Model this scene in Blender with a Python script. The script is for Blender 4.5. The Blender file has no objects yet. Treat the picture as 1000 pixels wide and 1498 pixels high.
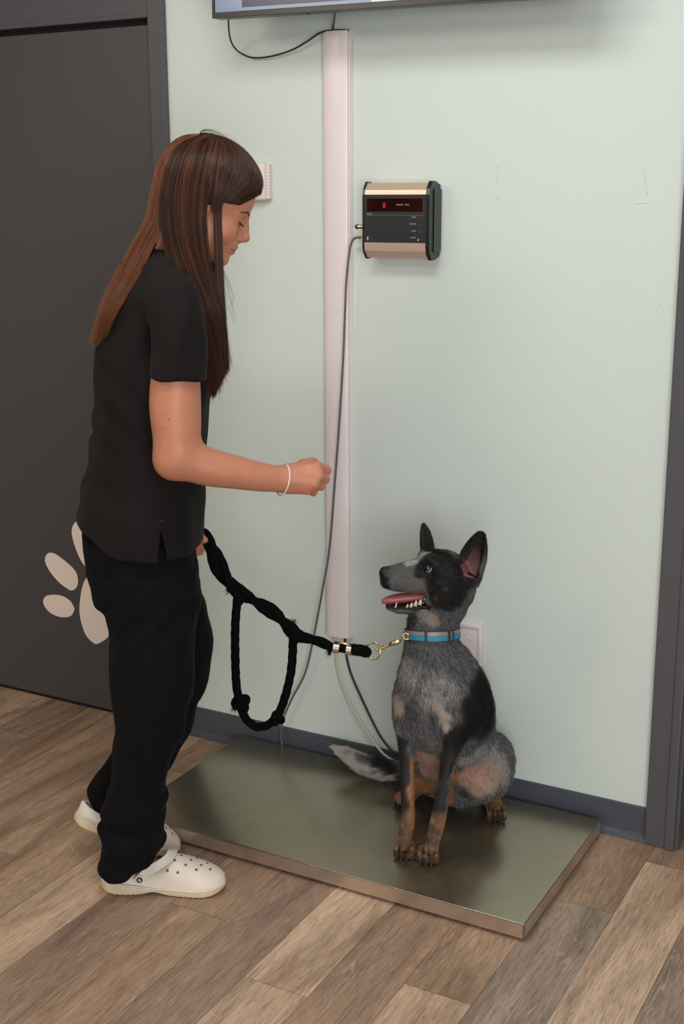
import bpy, bmesh, math, random
import numpy as np
from mathutils import Vector, Matrix

random.seed(7)
rng = np.random.default_rng(11)
SC = bpy.context.scene

# ------------------------------------------------------------------ camera
CAM_LOC = np.array([1.3735, -2.9046, 1.58])
YAW, PITCH, ROLL, FPX = 0.5012, 0.2450, -0.0035, 1853.6
_cy, _sy = math.cos(YAW), math.sin(YAW)
CF = np.array([-_sy * math.cos(PITCH), _cy * math.cos(PITCH), -math.sin(PITCH)])
_r = np.array([_cy, _sy, 0.0]); _u = np.cross(_r, CF)
CR = _r * math.cos(ROLL) + _u * math.sin(ROLL)
CU = -_r * math.sin(ROLL) + _u * math.cos(ROLL)
cam_data = bpy.data.cameras.new('camera')
cam = bpy.data.objects.new('camera', cam_data)
SC.collection.objects.link(cam)
cam_data.sensor_fit = 'HORIZONTAL'
cam_data.sensor_width = 36.0
cam_data.lens = FPX / 1000 * 36.0
cam_data.clip_start = 0.05
cam.matrix_world = Matrix(((CR[0], CU[0], -CF[0], CAM_LOC[0]), (CR[1], CU[1], -CF[1], CAM_LOC[1]),
                           (CR[2], CU[2], -CF[2], CAM_LOC[2]), (0, 0, 0, 1)))
SC.camera = cam

# ------------------------------------------------------------------ world, light, exposure
SC.view_settings.view_transform = 'Standard'
SC.view_settings.look = 'None'
SC.view_settings.gamma = 1.0
SC.view_settings.exposure = 0.0
world = bpy.data.worlds.new('room_ambience'); SC.world = world
world.use_nodes = True
world.node_tree.nodes['Background'].inputs[0].default_value = (1.0, 0.96, 0.90, 1)
world.node_tree.nodes['Background'].inputs[1].default_value = 0.24


def area(name, loc, target, size, power, color, size_y=None):
    ld = bpy.data.lights.new(name, 'AREA'); ld.energy = power; ld.color = color
    ld.shape = 'RECTANGLE'; ld.size = size; ld.size_y = size_y or size
    o = bpy.data.objects.new(name, ld); SC.collection.objects.link(o)
    o.location = loc
    o.rotation_euler = (Vector(target) - Vector(loc)).to_track_quat('-Z', 'Y').to_euler()
    return o


area('ceiling_panel_light', (0.20, -1.20, 2.66), (0.25, -0.5, 0.3), 0.9, 17.5, (1.0, 0.985, 0.95), 0.5)
area('ceiling_panel_light', (1.9, -2.6, 2.66), (1.0, -0.6, 0.9), 1.2, 8, (0.95, 0.985, 1.0), 0.6)
area('ceiling_panel_light', (-1.3, -2.3, 2.60), (-0.8, -0.3, 0.5), 1.0, 20, (1.0, 0.89, 0.70), 0.6)
area('front_fill_light', (2.6, -3.9, 1.25), (0.4, 0, 0.40), 2.2, 86, (0.975, 0.99, 1.0), 1.7)  # added soft fill from behind the camera, evens the wall from top to bottom

# ------------------------------------------------------------------ helpers


def s2l(r, g, b):
    f = lambda c: (c / 255) / 12.92 if c <= 10.3 else (((c / 255) + 0.055) / 1.055) ** 2.4
    return (f(r), f(g), f(b))


def ray(u, v):
    return CF + CR * (u - 500) / FPX - CU * (v - 749) / FPX


def aty(u, v, y):
    d = ray(u, v); return CAM_LOC + d * (y - CAM_LOC[1]) / d[1]


def atz(u, v, z):
    d = ray(u, v); return CAM_LOC + d * (z - CAM_LOC[2]) / d[2]


def atplane(u, v, p0, n):
    d = ray(u, v); return CAM_LOC + d * (np.dot(np.asarray(p0) - CAM_LOC, n) / np.dot(d, n))


def mat(name, color=(0.5, 0.5, 0.5), rough=0.5, metal=0.0, attr=None, bump=None, noise=None, emis=None, spec=0.5,
        sheen=0.0, sss=0.0, coat=0.0, aniso=0.0):
    m = bpy.data.materials.new(name); m.use_nodes = True
    nt = m.node_tree; b = nt.nodes['Principled BSDF']
    b.inputs['Base Color'].default_value = (*color, 1)
    b.inputs['Roughness'].default_value = rough
    b.inputs['Metallic'].default_value = metal
    b.inputs['Specular IOR Level'].default_value = spec
    if sheen:
        b.inputs['Sheen Weight'].default_value = sheen; b.inputs['Sheen Roughness'].default_value = 0.5
    if sss:
        b.inputs['Subsurface Weight'].default_value = sss
        b.inputs['Subsurface Radius'].default_value = (0.01, 0.004, 0.002)
        b.inputs['Subsurface Scale'].default_value = 0.6
    if coat:
        b.inputs['Coat Weight'].default_value = coat; b.inputs['Coat Roughness'].default_value = 0.1
    if aniso:
        b.inputs['Anisotropic'].default_value = aniso
    src = None
    if attr:
        a = nt.nodes.new('ShaderNodeAttribute'); a.attribute_name = attr; src = a.outputs['Color']
    tc = nt.nodes.new('ShaderNodeTexCoord')
    if noise:   # (scale, strength) mottled albedo
        n = nt.nodes.new('ShaderNodeTexNoise'); n.inputs['Scale'].default_value = noise[0]; n.inputs['Detail'].default_value = 5
        nt.links.new(tc.outputs['Object'], n.inputs['Vector'])
        mr = nt.nodes.new('ShaderNodeMapRange'); mr.inputs[3].default_value = 1 - noise[1]; mr.inputs[4].default_value = 1 + noise[1]
        mr.inputs[1].default_value = 0.25; mr.inputs[2].default_value = 0.75
        nt.links.new(n.outputs['Fac'], mr.inputs[0])
        mx = nt.nodes.new('ShaderNodeMix'); mx.data_type = 'RGBA'; mx.blend_type = 'MULTIPLY'; mx.inputs[0].default_value = 1
        if src: nt.links.new(src, mx.inputs[6])
        else: mx.inputs[6].default_value = (*color, 1)
        nt.links.new(mr.outputs[0], mx.inputs[7]); src = mx.outputs[2]
    if src: nt.links.new(src, b.inputs['Base Color'])
    if bump:    # (scale, strength, distance)
        n = nt.nodes.new('ShaderNodeTexNoise'); n.inputs['Scale'].default_value = bump[0]; n.inputs['Detail'].default_value = 4
        nt.links.new(tc.outputs['Object'], n.inputs['Vector'])
        bp = nt.nodes.new('ShaderNodeBump'); bp.inputs['Strength'].default_value = bump[1]; bp.inputs['Distance'].default_value = bump[2]
        nt.links.new(n.outputs['Fac'], bp.inputs['Height']); nt.links.new(bp.outputs[0], b.inputs['Normal'])
    if emis:
        b.inputs['Emission Color'].default_value = (*emis[0], 1); b.inputs['Emission Strength'].default_value = emis[1]
    return m


def link(name, me, m=None, parent=None, smooth=False, kind=None):
    o = bpy.data.objects.new(name, me); SC.collection.objects.link(o)
    if m is not None:
        for mm in (m if isinstance(m, (list, tuple)) else [m]): me.materials.append(mm)
    if parent is not None: o.parent = parent
    if smooth: me.polygons.foreach_set('use_smooth', [True] * len(me.polygons))
    if kind: o['kind'] = kind
    return o


def empty(name, loc=(0, 0, 0), rz=0.0, label=None, cat=None, group=None):
    o = bpy.data.objects.new(name, None); SC.collection.objects.link(o)
    o.location = loc; o.rotation_euler = (0, 0, rz); o.empty_display_size = 0.05
    tag(o, label, cat, group); return o


def tag(o, label=None, cat=None, group=None):
    if label: o['label'] = label
    if cat: o['category'] = cat
    if group: o['group'] = group
    return o


class MB:
    """collects simple solids into one bmesh"""
    def __init__(s): s.bm = bmesh.new()

    def box(s, x0, x1, y0, y1, z0, z1, bev=0.0, seg=2):
        g = bmesh.ops.create_cube(s.bm, size=1.0)
        for v in g['verts']:
            v.co = Vector(((x0 + x1) / 2 + v.co.x * (x1 - x0), (y0 + y1) / 2 + v.co.y * (y1 - y0), (z0 + z1) / 2 + v.co.z * (z1 - z0)))
        if bev:
            es = list({e for v in g['verts'] for e in v.link_edges})
            bmesh.ops.bevel(s.bm, geom=es, offset=bev, segments=seg, profile=0.5, affect='EDGES')
        return s

    def prism(s, pts, off):     # pts: 3-D outline, off: extrusion vector
        a = [s.bm.verts.new(Vector(p)) for p in pts]; b = [s.bm.verts.new(Vector(p) + Vector(off)) for p in pts]
        n = len(pts)
        try: s.bm.faces.new(a); s.bm.faces.new(b[::-1])
        except ValueError: pass
        for i in range(n): s.bm.faces.new((a[i], b[i], b[(i + 1) % n], a[(i + 1) % n]))
        return s

    def cyl(s, p, q, r0, r1=None, n=20):
        r1 = r0 if r1 is None else r1
        p = Vector(p); q = Vector(q); d = (q - p)
        M = Matrix.Translation((p + q) / 2) @ d.to_track_quat('Z', 'Y').to_matrix().to_4x4()
        bmesh.ops.create_cone(s.bm, cap_ends=True, segments=n, radius1=r0, radius2=r1, depth=d.length, matrix=M)
        return s

    def sphere(s, c, r, sc=(1, 1, 1), n=20):
        M = Matrix.Translation(Vector(c)) @ Matrix.Diagonal((*sc, 1))
        bmesh.ops.create_uvsphere(s.bm, u_segments=n, v_segments=n // 2 + 2, radius=r, matrix=M); return s

    def tube(s, pts, r, n=10, closed=False, twist=0.0, prof=None):
        V, Fc = tube_arrays(pts, r, n, closed, twist, prof)
        vs = [s.bm.verts.new(Vector(p)) for p in V]
        for f in Fc: s.bm.faces.new([vs[i] for i in f])
        return s

    def build(s, name, m=None, parent=None, smooth=False, kind=None, auto=None):
        bmesh.ops.recalc_face_normals(s.bm, faces=s.bm.faces)
        me = bpy.data.meshes.new(name); s.bm.to_mesh(me); s.bm.free()
        o = link(name, me, m, parent, smooth, kind)
        if auto is not None:
            try: me.set_sharp_from_angle(angle=math.radians(auto))
            except Exception: pass
        return o


def spline(pts, n, closed=False):
    P = np.asarray(pts, float); m = len(P)
    if closed: Q = np.vstack([P[-1], P, P[0], P[1]])
    else: Q = np.vstack([2 * P[0] - P[1], P, 2 * P[-1] - P[-2]])
    segs = m if closed else m - 1
    t = np.linspace(0, segs, n, endpoint=not closed); i = np.minimum(t.astype(int), segs - 1); f = (t - i)[:, None]
    a, b, c, d = Q[i], Q[i + 1], Q[i + 2], Q[i + 3]
    return 0.5 * ((2 * b) + (c - a) * f + (2 * a - 5 * b + 4 * c - d) * f ** 2 + (3 * b - a - 3 * c + d) * f ** 3)


def frames(P, closed=False):
    P = np.asarray(P, float); n = len(P)
    T = np.roll(P, -1, 0) - np.roll(P, 1, 0)
    if not closed: T[0] = P[1] - P[0]; T[-1] = P[-1] - P[-2]
    T /= np.linalg.norm(T, axis=1)[:, None] + 1e-12
    a = np.array([0, 0, 1.0]) if abs(T[0][2]) < 0.9 else np.array([1.0, 0, 0])
    N = np.zeros_like(P); u = np.cross(T[0], a); u /= np.linalg.norm(u); N[0] = u
    for i in range(1, n):
        u = N[i - 1] - T[i] * np.dot(N[i - 1], T[i]); N[i] = u / (np.linalg.norm(u) + 1e-12)
    return T, N, np.cross(T, N)


def tube_arrays(pts, r, n=10, closed=False, twist=0.0, prof=None):
    P = np.asarray(pts, float); m = len(P); r = np.full(m, r) if np.isscalar(r) else np.asarray(r, float)
    T, N, B = frames(P, closed)
    L = np.concatenate([[0], np.cumsum(np.linalg.norm(np.diff(P, axis=0), axis=1))])
    V = []
    for i in range(m):
        for k in range(n):
            a = 2 * math.pi * k / n; rr = r[i] * (prof(a + twist * L[i], L[i]) if prof else 1)
            V.append(P[i] + (N[i] * math.cos(a) + B[i] * math.sin(a)) * rr)
    F = []
    for i in range(m if closed else m - 1):
        j = (i + 1) % m
        for k in range(n): F.append((i * n + k, i * n + (k + 1) % n, j * n + (k + 1) % n, j * n + k))
    if not closed:
        V.append(P[0]); V.append(P[-1]); c0, c1 = len(V) - 2, len(V) - 1
        for k in range(n): F.append((k, c0, (k + 1) % n)); F.append(((m - 1) * n + k, (m - 1) * n + (k + 1) % n, c1))
    return V, F


def mesh_np(name, V, quads, attr=None):
    V = np.asarray(V, np.float32); quads = np.asarray(quads, np.int32); k = quads.shape[1]
    me = bpy.data.meshes.new(name)
    me.vertices.add(len(V)); me.vertices.foreach_set('co', V.ravel())
    me.loops.add(quads.size); me.loops.foreach_set('vertex_index', quads.ravel())
    me.polygons.add(len(quads)); me.polygons.foreach_set('loop_start', np.arange(0, quads.size, k, dtype=np.int32))
    me.polygons.foreach_set('use_smooth', np.ones(len(quads), bool))
    me.update(calc_edges=True)
    if attr is not None: set_col(me, attr)
    return me


def set_col(me, C):
    a = me.color_attributes.new('tint', 'FLOAT_COLOR', 'POINT')
    C = np.asarray(C, np.float32); C = np.hstack([C, np.ones((len(C), 1), np.float32)])
    a.data.foreach_set('color', C.ravel())


# ------------------------------------------------------------------ smooth solids from blended shapes
class Solid:
    """a list of rounded shapes, melted together and skinned with a fine even mesh"""
    def __init__(s): s.p = []

    def cap(s, a, b, ra, rb=None, k=0.02, op='u', ys=1.0):
        a = np.asarray(a, float); b = np.asarray(b, float); rb = ra if rb is None else rb
        r = max(ra, rb) * max(1, ys) ; lo = np.minimum(a, b) - r; hi = np.maximum(a, b) + r
        ab = b - a; L2 = float(ab @ ab) + 1e-12

        def f(P):
            pa = P - a
            if ys == 1.0:
                t = np.clip((pa @ ab) / L2, 0, 1)
                return np.linalg.norm(pa - t[:, None] * ab, axis=1) - (ra + t * (rb - ra))
            t = np.clip((pa @ ab) / L2, 0, 1); q = pa - t[:, None] * ab; q[:, 1] /= ys
            return (np.linalg.norm(q, axis=1) - (ra + t * (rb - ra))) * min(1, ys)
        s.p.append((f, lo, hi, k, op)); return s

    def chain(s, pts, k=0.02, op='u', ys=1.0):      # pts: (point, radius)
        for (a, ra), (b, rb) in zip(pts[:-1], pts[1:]): s.cap(a, b, ra, rb, k, op, ys)
        return s

    def limb(s, pts, k=0.015, op='u', ys=1.0, sub=5):
        """one smooth tapering limb along (point, radius) stations"""
        A = np.array([[*p, r] for p, r in pts], float); A = spline(A, (len(A) - 1) * sub + 1); C_, r = A[:, :3], A[:, 3]
        lo = (C_ - r[:, None] * max(1, ys)).min(0); hi = (C_ + r[:, None] * max(1, ys)).max(0)

        def f(P):
            best = np.full(len(P), 9.0)
            p0, p1 = P.min(0), P.max(0)
            for i in range(len(C_) - 1):
                a, b = C_[i], C_[i + 1]; R_ = max(r[i], r[i + 1]) * max(1, ys) + .045
                if np.any(np.minimum(a, b) - R_ > p1) or np.any(np.maximum(a, b) + R_ < p0): continue
                ab = b - a; pa = P - a; t = np.clip((pa @ ab) / (ab @ ab + 1e-12), 0, 1)
                q = pa - t[:, None] * ab
                if ys != 1.0: q[:, 1] /= ys
                best = np.minimum(best, (np.linalg.norm(q, axis=1) - (r[i] + t * (r[i + 1] - r[i]))) * min(1, ys))
            return best
        s.p.append((f, lo, hi, k, op)); return s

    def ell(s, c, r, k=0.02, op='u', R=None):
        c = np.asarray(c, float); r = np.asarray(r, float) if not np.isscalar(r) else np.full(3, float(r))
        R = np.eye(3) if R is None else np.asarray(R, float)     # columns: own axes
        ext = np.sqrt(((R * r) ** 2).sum(1))

        def f(P):
            q = (P - c) @ R
            k0 = np.linalg.norm(q / r, axis=1); k1 = np.linalg.norm(q / (r * r), axis=1) + 1e-9
            return k0 * (k0 - 1) / k1
        s.p.append((f, c - ext, c + ext, k, op)); return s

    def fn(s, f, lo, hi, k=0.01, op='u'):
        s.p.append((f, np.asarray(lo, float), np.asarray(hi, float), k, op)); return s

    def loft(s, rows, k=0.02, op='u', sq=2.0):
        """stack of ellipses over z: rows (z, cx, cy, rx, ry)"""
        A = np.asarray(sorted(rows), float); z = A[:, 0]
        lo = np.array([(A[:, 1] - A[:, 3]).min(), (A[:, 2] - A[:, 4]).min(), z[0]])
        hi = np.array([(A[:, 1] + A[:, 3]).max(), (A[:, 2] + A[:, 4]).max(), z[-1]])
        zz = np.linspace(z[0], z[-1], 200)
        # smooth interpolation of the rows
        cols = []
        for c in range(1, 5):
            y = A[:, c]; m = np.gradient(y, z)
            i = np.clip(np.searchsorted(z, zz) - 1, 0, len(z) - 2); h = z[i + 1] - z[i]; t = (zz - z[i]) / h
            cols.append((2*t**3-3*t**2+1)*y[i] + (t**3-2*t**2+t)*h*m[i] + (-2*t**3+3*t**2)*y[i+1] + (t**3-t**2)*h*m[i+1])

        def f(P):
            cx, cy, rx, ry = [np.interp(P[:, 2], zz, c) for c in cols]
            q = ((np.abs(P[:, 0] - cx) / rx) ** sq + (np.abs(P[:, 1] - cy) / ry) ** sq) ** (1 / sq)
            d = (q - 1) * np.minimum(rx, ry)
            return np.maximum(d, np.maximum(z[0] - P[:, 2], P[:, 2] - z[-1]))
        s.p.append((f, lo, hi, k, op)); return s

    def value(s, P, mar, only=None):
        d = np.full(len(P), 1.0)
        for i, (f, lo, hi, k, op) in enumerate(s.p):
            if only is not None and i not in only: continue
            if op == 'w':      # a displacement of everything so far
                d = d + f(P); continue
            e = f(P)
            if op == 'u':
                h = np.clip(0.5 + 0.5 * (d - e) / k, 0, 1); d = d * (1 - h) + e * h - k * h * (1 - h)
            elif op == 's':
                h = np.clip(0.5 - 0.5 * (d + e) / k, 0, 1); d = d * (1 - h) + (-e) * h + k * h * (1 - h)
            elif op == 'i':
                h = np.clip(0.5 - 0.5 * (e - d) / k, 0, 1); d = e * (1 - h) + d * h + k * h * (1 - h)
        return d

    def skin(s, h, smooth=1):
        us = [p for p in s.p if p[4] == 'u']
        LO = np.min([p[1] for p in us], 0) - 4 * h; HI = np.max([p[2] for p in us], 0) + 4 * h
        N = np.ceil((HI - LO) / h).astype(int) + 1
        B = 24; keys = []; verts = []; qs = []
        NY, NZ = int(N[1]) + 3, int(N[2]) + 3
        key = lambda i, j, k: ((i + 1).astype(np.int64) * (NY + 2) + (j + 1)) * (NZ + 2) + (k + 1)
        ar = np.arange(B + 2)
        for bi in range(0, N[0], B):
            for bj in range(0, N[1], B):
                for bk in range(0, N[2], B):
                    b0 = LO + np.array([bi, bj, bk]) * h; b1 = b0 + (B + 1) * h
                    act = [i for i, (f, lo, hi, k, op) in enumerate(s.p)
                           if op in 'wi' or (np.all(hi + k + 2 * h > b0) and np.all(lo - k - 2 * h < b1))]
                    if not any(s.p[i][4] == 'u' for i in act): continue
                    I, J, K = np.meshgrid(ar, ar, ar, indexing='ij')
                    P = np.stack([b0[0] + I * h, b0[1] + J * h, b0[2] + K * h], -1).reshape(-1, 3)
                    D = s.value(P, 0, set(act)).reshape(B + 2, B + 2, B + 2)
                    if D.min() > 0 or D.max() < 0: continue
                    n = B + 1
                    S = D < 0
                    # vertices for cells with low corner 0..B-1
                    acc = np.zeros((B, B, B, 3)); cnt = np.zeros((B, B, B))
                    for ax in range(3):
                        for da in (0, 1):
                            for db in (0, 1):
                                o = [0, 0, 0]; oth = [x for x in range(3) if x != ax]; o[oth[0]] = da; o[oth[1]] = db
                                sl0 = tuple(slice(o[x], o[x] + B) for x in range(3)); o2 = list(o); o2[ax] += 1
                                sl1 = tuple(slice(o2[x], o2[x] + B) for x in range(3))
                                a, b = D[sl0], D[sl1]; cr = (a < 0) != (b < 0)
                                t = np.where(cr, a / np.where(cr, a - b, 1), 0)
                                for x in range(3):
                                    acc[..., x] += np.where(cr, o[x] + (t if x == ax else 0), 0)
                                cnt += cr
                    c = cnt > 0; ci, cj, ck = np.nonzero(c)
                    if len(ci):
                        loc = acc[c] / cnt[c][:, None]
                        verts.append(b0 + (np.stack([ci, cj, ck], -1) + loc) * h)
                        keys.append(key(ci + bi, cj + bj, ck + bk))
                    # quads: edges starting at samples 0..B-1
                    C = slice(0, B)
                    for ax in range(3):
                        sl1 = [C, C, C]; sl1[ax] = slice(1, B + 1)
                        a = S[C, C, C]; b = S[tuple(sl1)]; e = a != b
                        i, j, k = np.nonzero(e); inn = a[i, j, k]
                        if not len(i): continue
                        gi, gj, gk = i + bi, j + bj, k + bk
                        o1, o2 = [(1, 2), (2, 0), (0, 1)][ax]
                        def off(d1, d2):
                            g = [gi.copy(), gj.copy(), gk.copy()]; g[o1] -= d1; g[o2] -= d2; return key(*g)
                        q = np.stack([off(0, 0), off(1, 0), off(1, 1), off(0, 1)], -1)
                        q[~inn] = q[~inn][:, ::-1]
                        qs.append(q)
        keys = np.concatenate(keys); V = np.concatenate(verts); Q = np.concatenate(qs)
        o = np.argsort(keys); keys = keys[o]; V = V[o]
        idx = np.searchsorted(keys, Q); idx = np.clip(idx, 0, len(keys) - 1)
        ok = (keys[idx] == Q).all(1); Q = idx[ok]
        for _ in range(smooth):     # light relaxation
            S_ = np.zeros_like(V); c_ = np.zeros(len(V))
            for a, b in ((0, 1), (1, 2), (2, 3), (3, 0)):
                np.add.at(S_, Q[:, a], V[Q[:, b]]); np.add.at(c_, Q[:, a], 1)
                np.add.at(S_, Q[:, b], V[Q[:, a]]); np.add.at(c_, Q[:, b], 1)
            V = 0.5 * V + 0.5 * S_ / np.maximum(c_, 1)[:, None]
        return V, Q


def vnoise(P, sc, seed=0):
    """smooth lattice noise in -1..1"""
    Q = P * sc; i = np.floor(Q).astype(np.int64); f = Q - i; f = f * f * (3 - 2 * f); out = 0
    for dx in (0, 1):
        for dy in (0, 1):
            for dz in (0, 1):
                n = ((i[:, 0] + dx) * 73856093) ^ ((i[:, 1] + dy) * 19349663) ^ ((i[:, 2] + dz) * 83492791) ^ (seed * 2654435761)
                n = (n ^ (n >> 13)) * 1274126177 & 0x7fffffff; n = ((n ^ (n >> 16)) & 0xffff) / 32767.5 - 1
                w = (f[:, 0] if dx else 1 - f[:, 0]) * (f[:, 1] if dy else 1 - f[:, 1]) * (f[:, 2] if dz else 1 - f[:, 2])
                out = out + w * n
    return out


def normals_of(V, Q):
    a = V[Q[:, 2]] - V[Q[:, 0]]; b = V[Q[:, 3]] - V[Q[:, 1]]; n = np.cross(a, b); N = np.zeros_like(V)
    for k in range(4): np.add.at(N, Q[:, k], n)
    return N / (np.linalg.norm(N, axis=1)[:, None] + 1e-12)


def strands(name, paths, radius, cols, m, parent, tip=0.3):
    """paths (N, K, 3); one curves object"""
    N, K = paths.shape[:2]
    c = bpy.data.hair_curves.new(name); c.add_curves([K] * N)
    c.points.foreach_set('position', np.ascontiguousarray(paths, np.float32).ravel())
    r = np.outer(np.broadcast_to(radius, N), np.linspace(1, tip, K) ** 0.8).astype(np.float32)
    c.points.foreach_set('radius', r.ravel())
    a = c.attributes.new('tint', 'FLOAT_COLOR', 'CURVE')
    a.data.foreach_set('color', np.hstack([cols, np.ones((N, 1))]).astype(np.float32).ravel())
    c.materials.append(m)
    o = bpy.data.objects.new(name, c); SC.collection.objects.link(o)
    if parent is not None: o.parent = parent
    return o
# ================================================================== THE ROOM
def wall_paint(name, col, rough=0.55, scale=260):
    return mat(name, col, rough, bump=(scale, 0.10, 0.002), noise=(1.7, 0.02), spec=0.35)


M_WALL = wall_paint('mint_wall_paint', s2l(206, 215, 209))
M_DARK = wall_paint('charcoal_door_paint', s2l(79, 76, 77), 0.42, 120)
M_DARK2 = mat('charcoal_trim_paint', s2l(82, 80, 84), 0.38, bump=(90, 0.06, 0.002))
M_BASE = mat('grey_vinyl_skirting', s2l(74, 77, 86), 0.40, bump=(60, 0.05, 0.002))
M_CEIL = mat('ceiling_white', (0.75, 0.75, 0.72), 0.9)
M_BLACKGAP = mat('dark_gap', (0.01, 0.01, 0.01), 0.9)
XD, XT = -0.743, 0.6515      # inner edges of the two dark door frames
T = 0.0
w = MB(); w.box(XD - 0.05, XT + 0.05, 0.0, 0.12, 0, 2.7); wall_back = w.build('wall_back', M_WALL, kind='structure')
w = MB(); w.box(-3.2, XD - 0.0, 0.012, 0.14, 2.05, 2.7); w.build('wall_left', M_DARK, kind='structure')
w = MB(); w.box(XT + 0.08, 3.0, 0.0, 0.12, 2.1, 2.7); w.build('wall_right', M_WALL, kind='structure')
w = MB(); w.box(-3.2, 3.0, -4.2, 0.3, 2.7, 2.8); w.build('ceiling', M_CEIL, kind='structure')
# low relief filler marks on the painted wall
def filler(pts, th=0.0012, wd=0.0022):
    b = MB(); P = spline([aty(u, v, -th * 0.2) for u, v in pts], 24)
    b.tube(P, [wd * (0.55 + 0.45 * abs(math.sin(i * 1.7))) for i in range(24)], 7)
    for v in b.bm.verts: v.co.y = v.co.y * 0.45
    b.build('filler_mark', M_WALL, wall_back, smooth=True)
filler([(724, 238), (730, 244), (726, 250), (728, 262)]); filler([(728, 256), (727, 262), (725, 266)]); filler([(728, 286), (727, 290), (724, 293)])
filler([(936, 240), (941, 247), (944, 262), (946, 284)]); filler([(932, 272), (931, 286)]); filler([(930, 297), (938, 297), (945, 296)])
filler([(806, 56), (806, 62)]); filler([(962, 442), (966, 447)]); filler([(960, 438), (959, 475)], 0.0006, 0.0012)

# floor: vinyl planks, long side running towards the wall
PW = 0.1515
TONES = {'tan': (0.56, 0.395, 0.280), 'brown': (0.43, 0.290, 0.198), 'red': (0.355, 0.235, 0.164), 'grey': (0.315, 0.236, 0.186), 'dark': (0.305, 0.208, 0.155)}
known = {  # column (left edge index): [(y_low, y_high, tone)]
    -2: [(-2.4, -0.60, 'tan'), (-0.60, 0.3, 'red')], -1: [(-2.3, 0.3, 'dark')],
    0: [(-2.1, -0.805, 'brown'), (-0.805, 0.3, 'red')], 1: [(-1.9, -0.2, 'dark')],
    2: [(-2.1, -0.962, 'tan'), (-0.962, 0.25, 'tan')], 3: [(-1.7, -0.3, 'red'), (-0.3, 0.3, 'brown')],
    4: [(-2.0, -0.825, 'tan'), (-0.825, 0.3, 'brown')], 5: [(-1.585, -0.365, 'grey'), (-0.365, 0.3, 'brown')],
    6: [(-1.4, -0.1, 'tan')], 7: [(-1.7, -0.45, 'grey'), (-0.45, 0.3, 'red')]}
V, Q, C, UVo = [], [], [], []
prn = random.Random(5)
for c in range(-16, 16):
    x0 = -0.23 + PW * c
    segs = list(known.get(c, []))
    lo = min([s[0] for s in segs], default=prn.uniform(-1.2, -0.1)); hi = max([s[1] for s in segs], default=lo)
    if not segs: hi = lo
    y = lo
    while y > -4.4: segs.append((y - 1.22, y, prn.choice(['red', 'dark', 'brown'] if x0 < -.4 else list(TONES)))); y -= 1.22
    y = hi
    while y < 0.5: segs.append((y, y + 1.22, prn.choice(['red', 'dark', 'brown'] if x0 < -.4 else list(TONES)))); y += 1.22
    for (a, b, tn) in segs:
        a = max(a, -4.4); b = min(b, 0.5)
        if b - a < 0.01: continue
        g = 0.00045; i = len(V)
        V += [(x0 + g, a + g, 0), (x0 + PW - g, a + g, 0), (x0 + PW - g, b - g, 0), (x0 + g, b - g, 0)]
        Q.append((i, i + 1, i + 2, i + 3))
        t = np.array(TONES[tn]) * prn.uniform(0.93, 1.07); C += [t] * 4
        UVo += [(prn.uniform(-50, 50), prn.uniform(-50, 50))] * 4
fl_me = mesh_np('floor', V, Q, C)
fa = fl_me.attributes.new('shift', 'FLOAT_VECTOR', 'POINT')
fa.data.foreach_set('vector', np.array([(a, b, 0) for a, b in UVo], np.float32).ravel())
m = bpy.data.materials.new('vinyl_wood_planks'); m.use_nodes = True; nt = m.node_tree; N = nt.nodes; Lk = nt.links
bs = N['Principled BSDF']; bs.inputs['Roughness'].default_value = 0.42; bs.inputs['Specular IOR Level'].default_value = 0.35
tc = N.new('ShaderNodeTexCoord'); sh = N.new('ShaderNodeAttribute'); sh.attribute_name = 'shift'
ad = N.new('ShaderNodeVectorMath'); ad.operation = 'ADD'; Lk.new(tc.outputs['Object'], ad.inputs[0]); Lk.new(sh.outputs['Vector'], ad.inputs[1])
def mapping(sx, sy):
    mp = N.new('ShaderNodeMapping'); mp.inputs['Scale'].default_value = (sx, sy, 1); Lk.new(ad.outputs[0], mp.inputs[0]); return mp
def noise(mp, sc, det, dist=0.0, rough=0.6):
    n = N.new('ShaderNodeTexNoise'); n.inputs['Scale'].default_value = sc; n.inputs['Detail'].default_value = det
    n.inputs['Distortion'].default_value = dist; n.inputs['Roughness'].default_value = rough; Lk.new(mp.outputs[0], n.inputs['Vector']); return n
def ramp(src, stops):
    r = N.new('ShaderNodeValToRGB'); r.color_ramp.elements[0].position = stops[0][0]; r.color_ramp.elements[0].color = (*stops[0][1], 1)
    r.color_ramp.elements[1].position = stops[-1][0]; r.color_ramp.elements[1].color = (*stops[-1][1], 1)
    for p, c_ in stops[1:-1]:
        e = r.color_ramp.elements.new(p); e.color = (*c_, 1)
    Lk.new(src, r.inputs[0]); return r
def mix(a, b, fac, mode='MULTIPLY'):
    x = N.new('ShaderNodeMix'); x.data_type = 'RGBA'; x.blend_type = mode
    if hasattr(fac, 'name'): Lk.new(fac, x.inputs[0])
    else: x.inputs[0].default_value = fac
    Lk.new(a, x.inputs[6])
    if hasattr(b, 'name'): Lk.new(b, x.inputs[7])
    else: x.inputs[7].default_value = (*b, 1)
    return x.outputs[2]
tn = N.new('ShaderNodeAttribute'); tn.attribute_name = 'tint'
broad = noise(mapping(9, 1.3), 1.0, 3, 1.2)              # slow light/dark drift along the plank
r1 = ramp(broad.outputs['Fac'], [(0.32, (0.62, 0.57, 0.54)), (0.50, (0.98, 0.98, 0.98)), (0.68, (1.25, 1.24, 1.22))])
c1 = mix(tn.outputs['Color'], r1.outputs[0], 1.0)
fine = noise(mapping(230, 16), 1.0, 7, 0.9, 0.75)          # fine fibres
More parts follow.
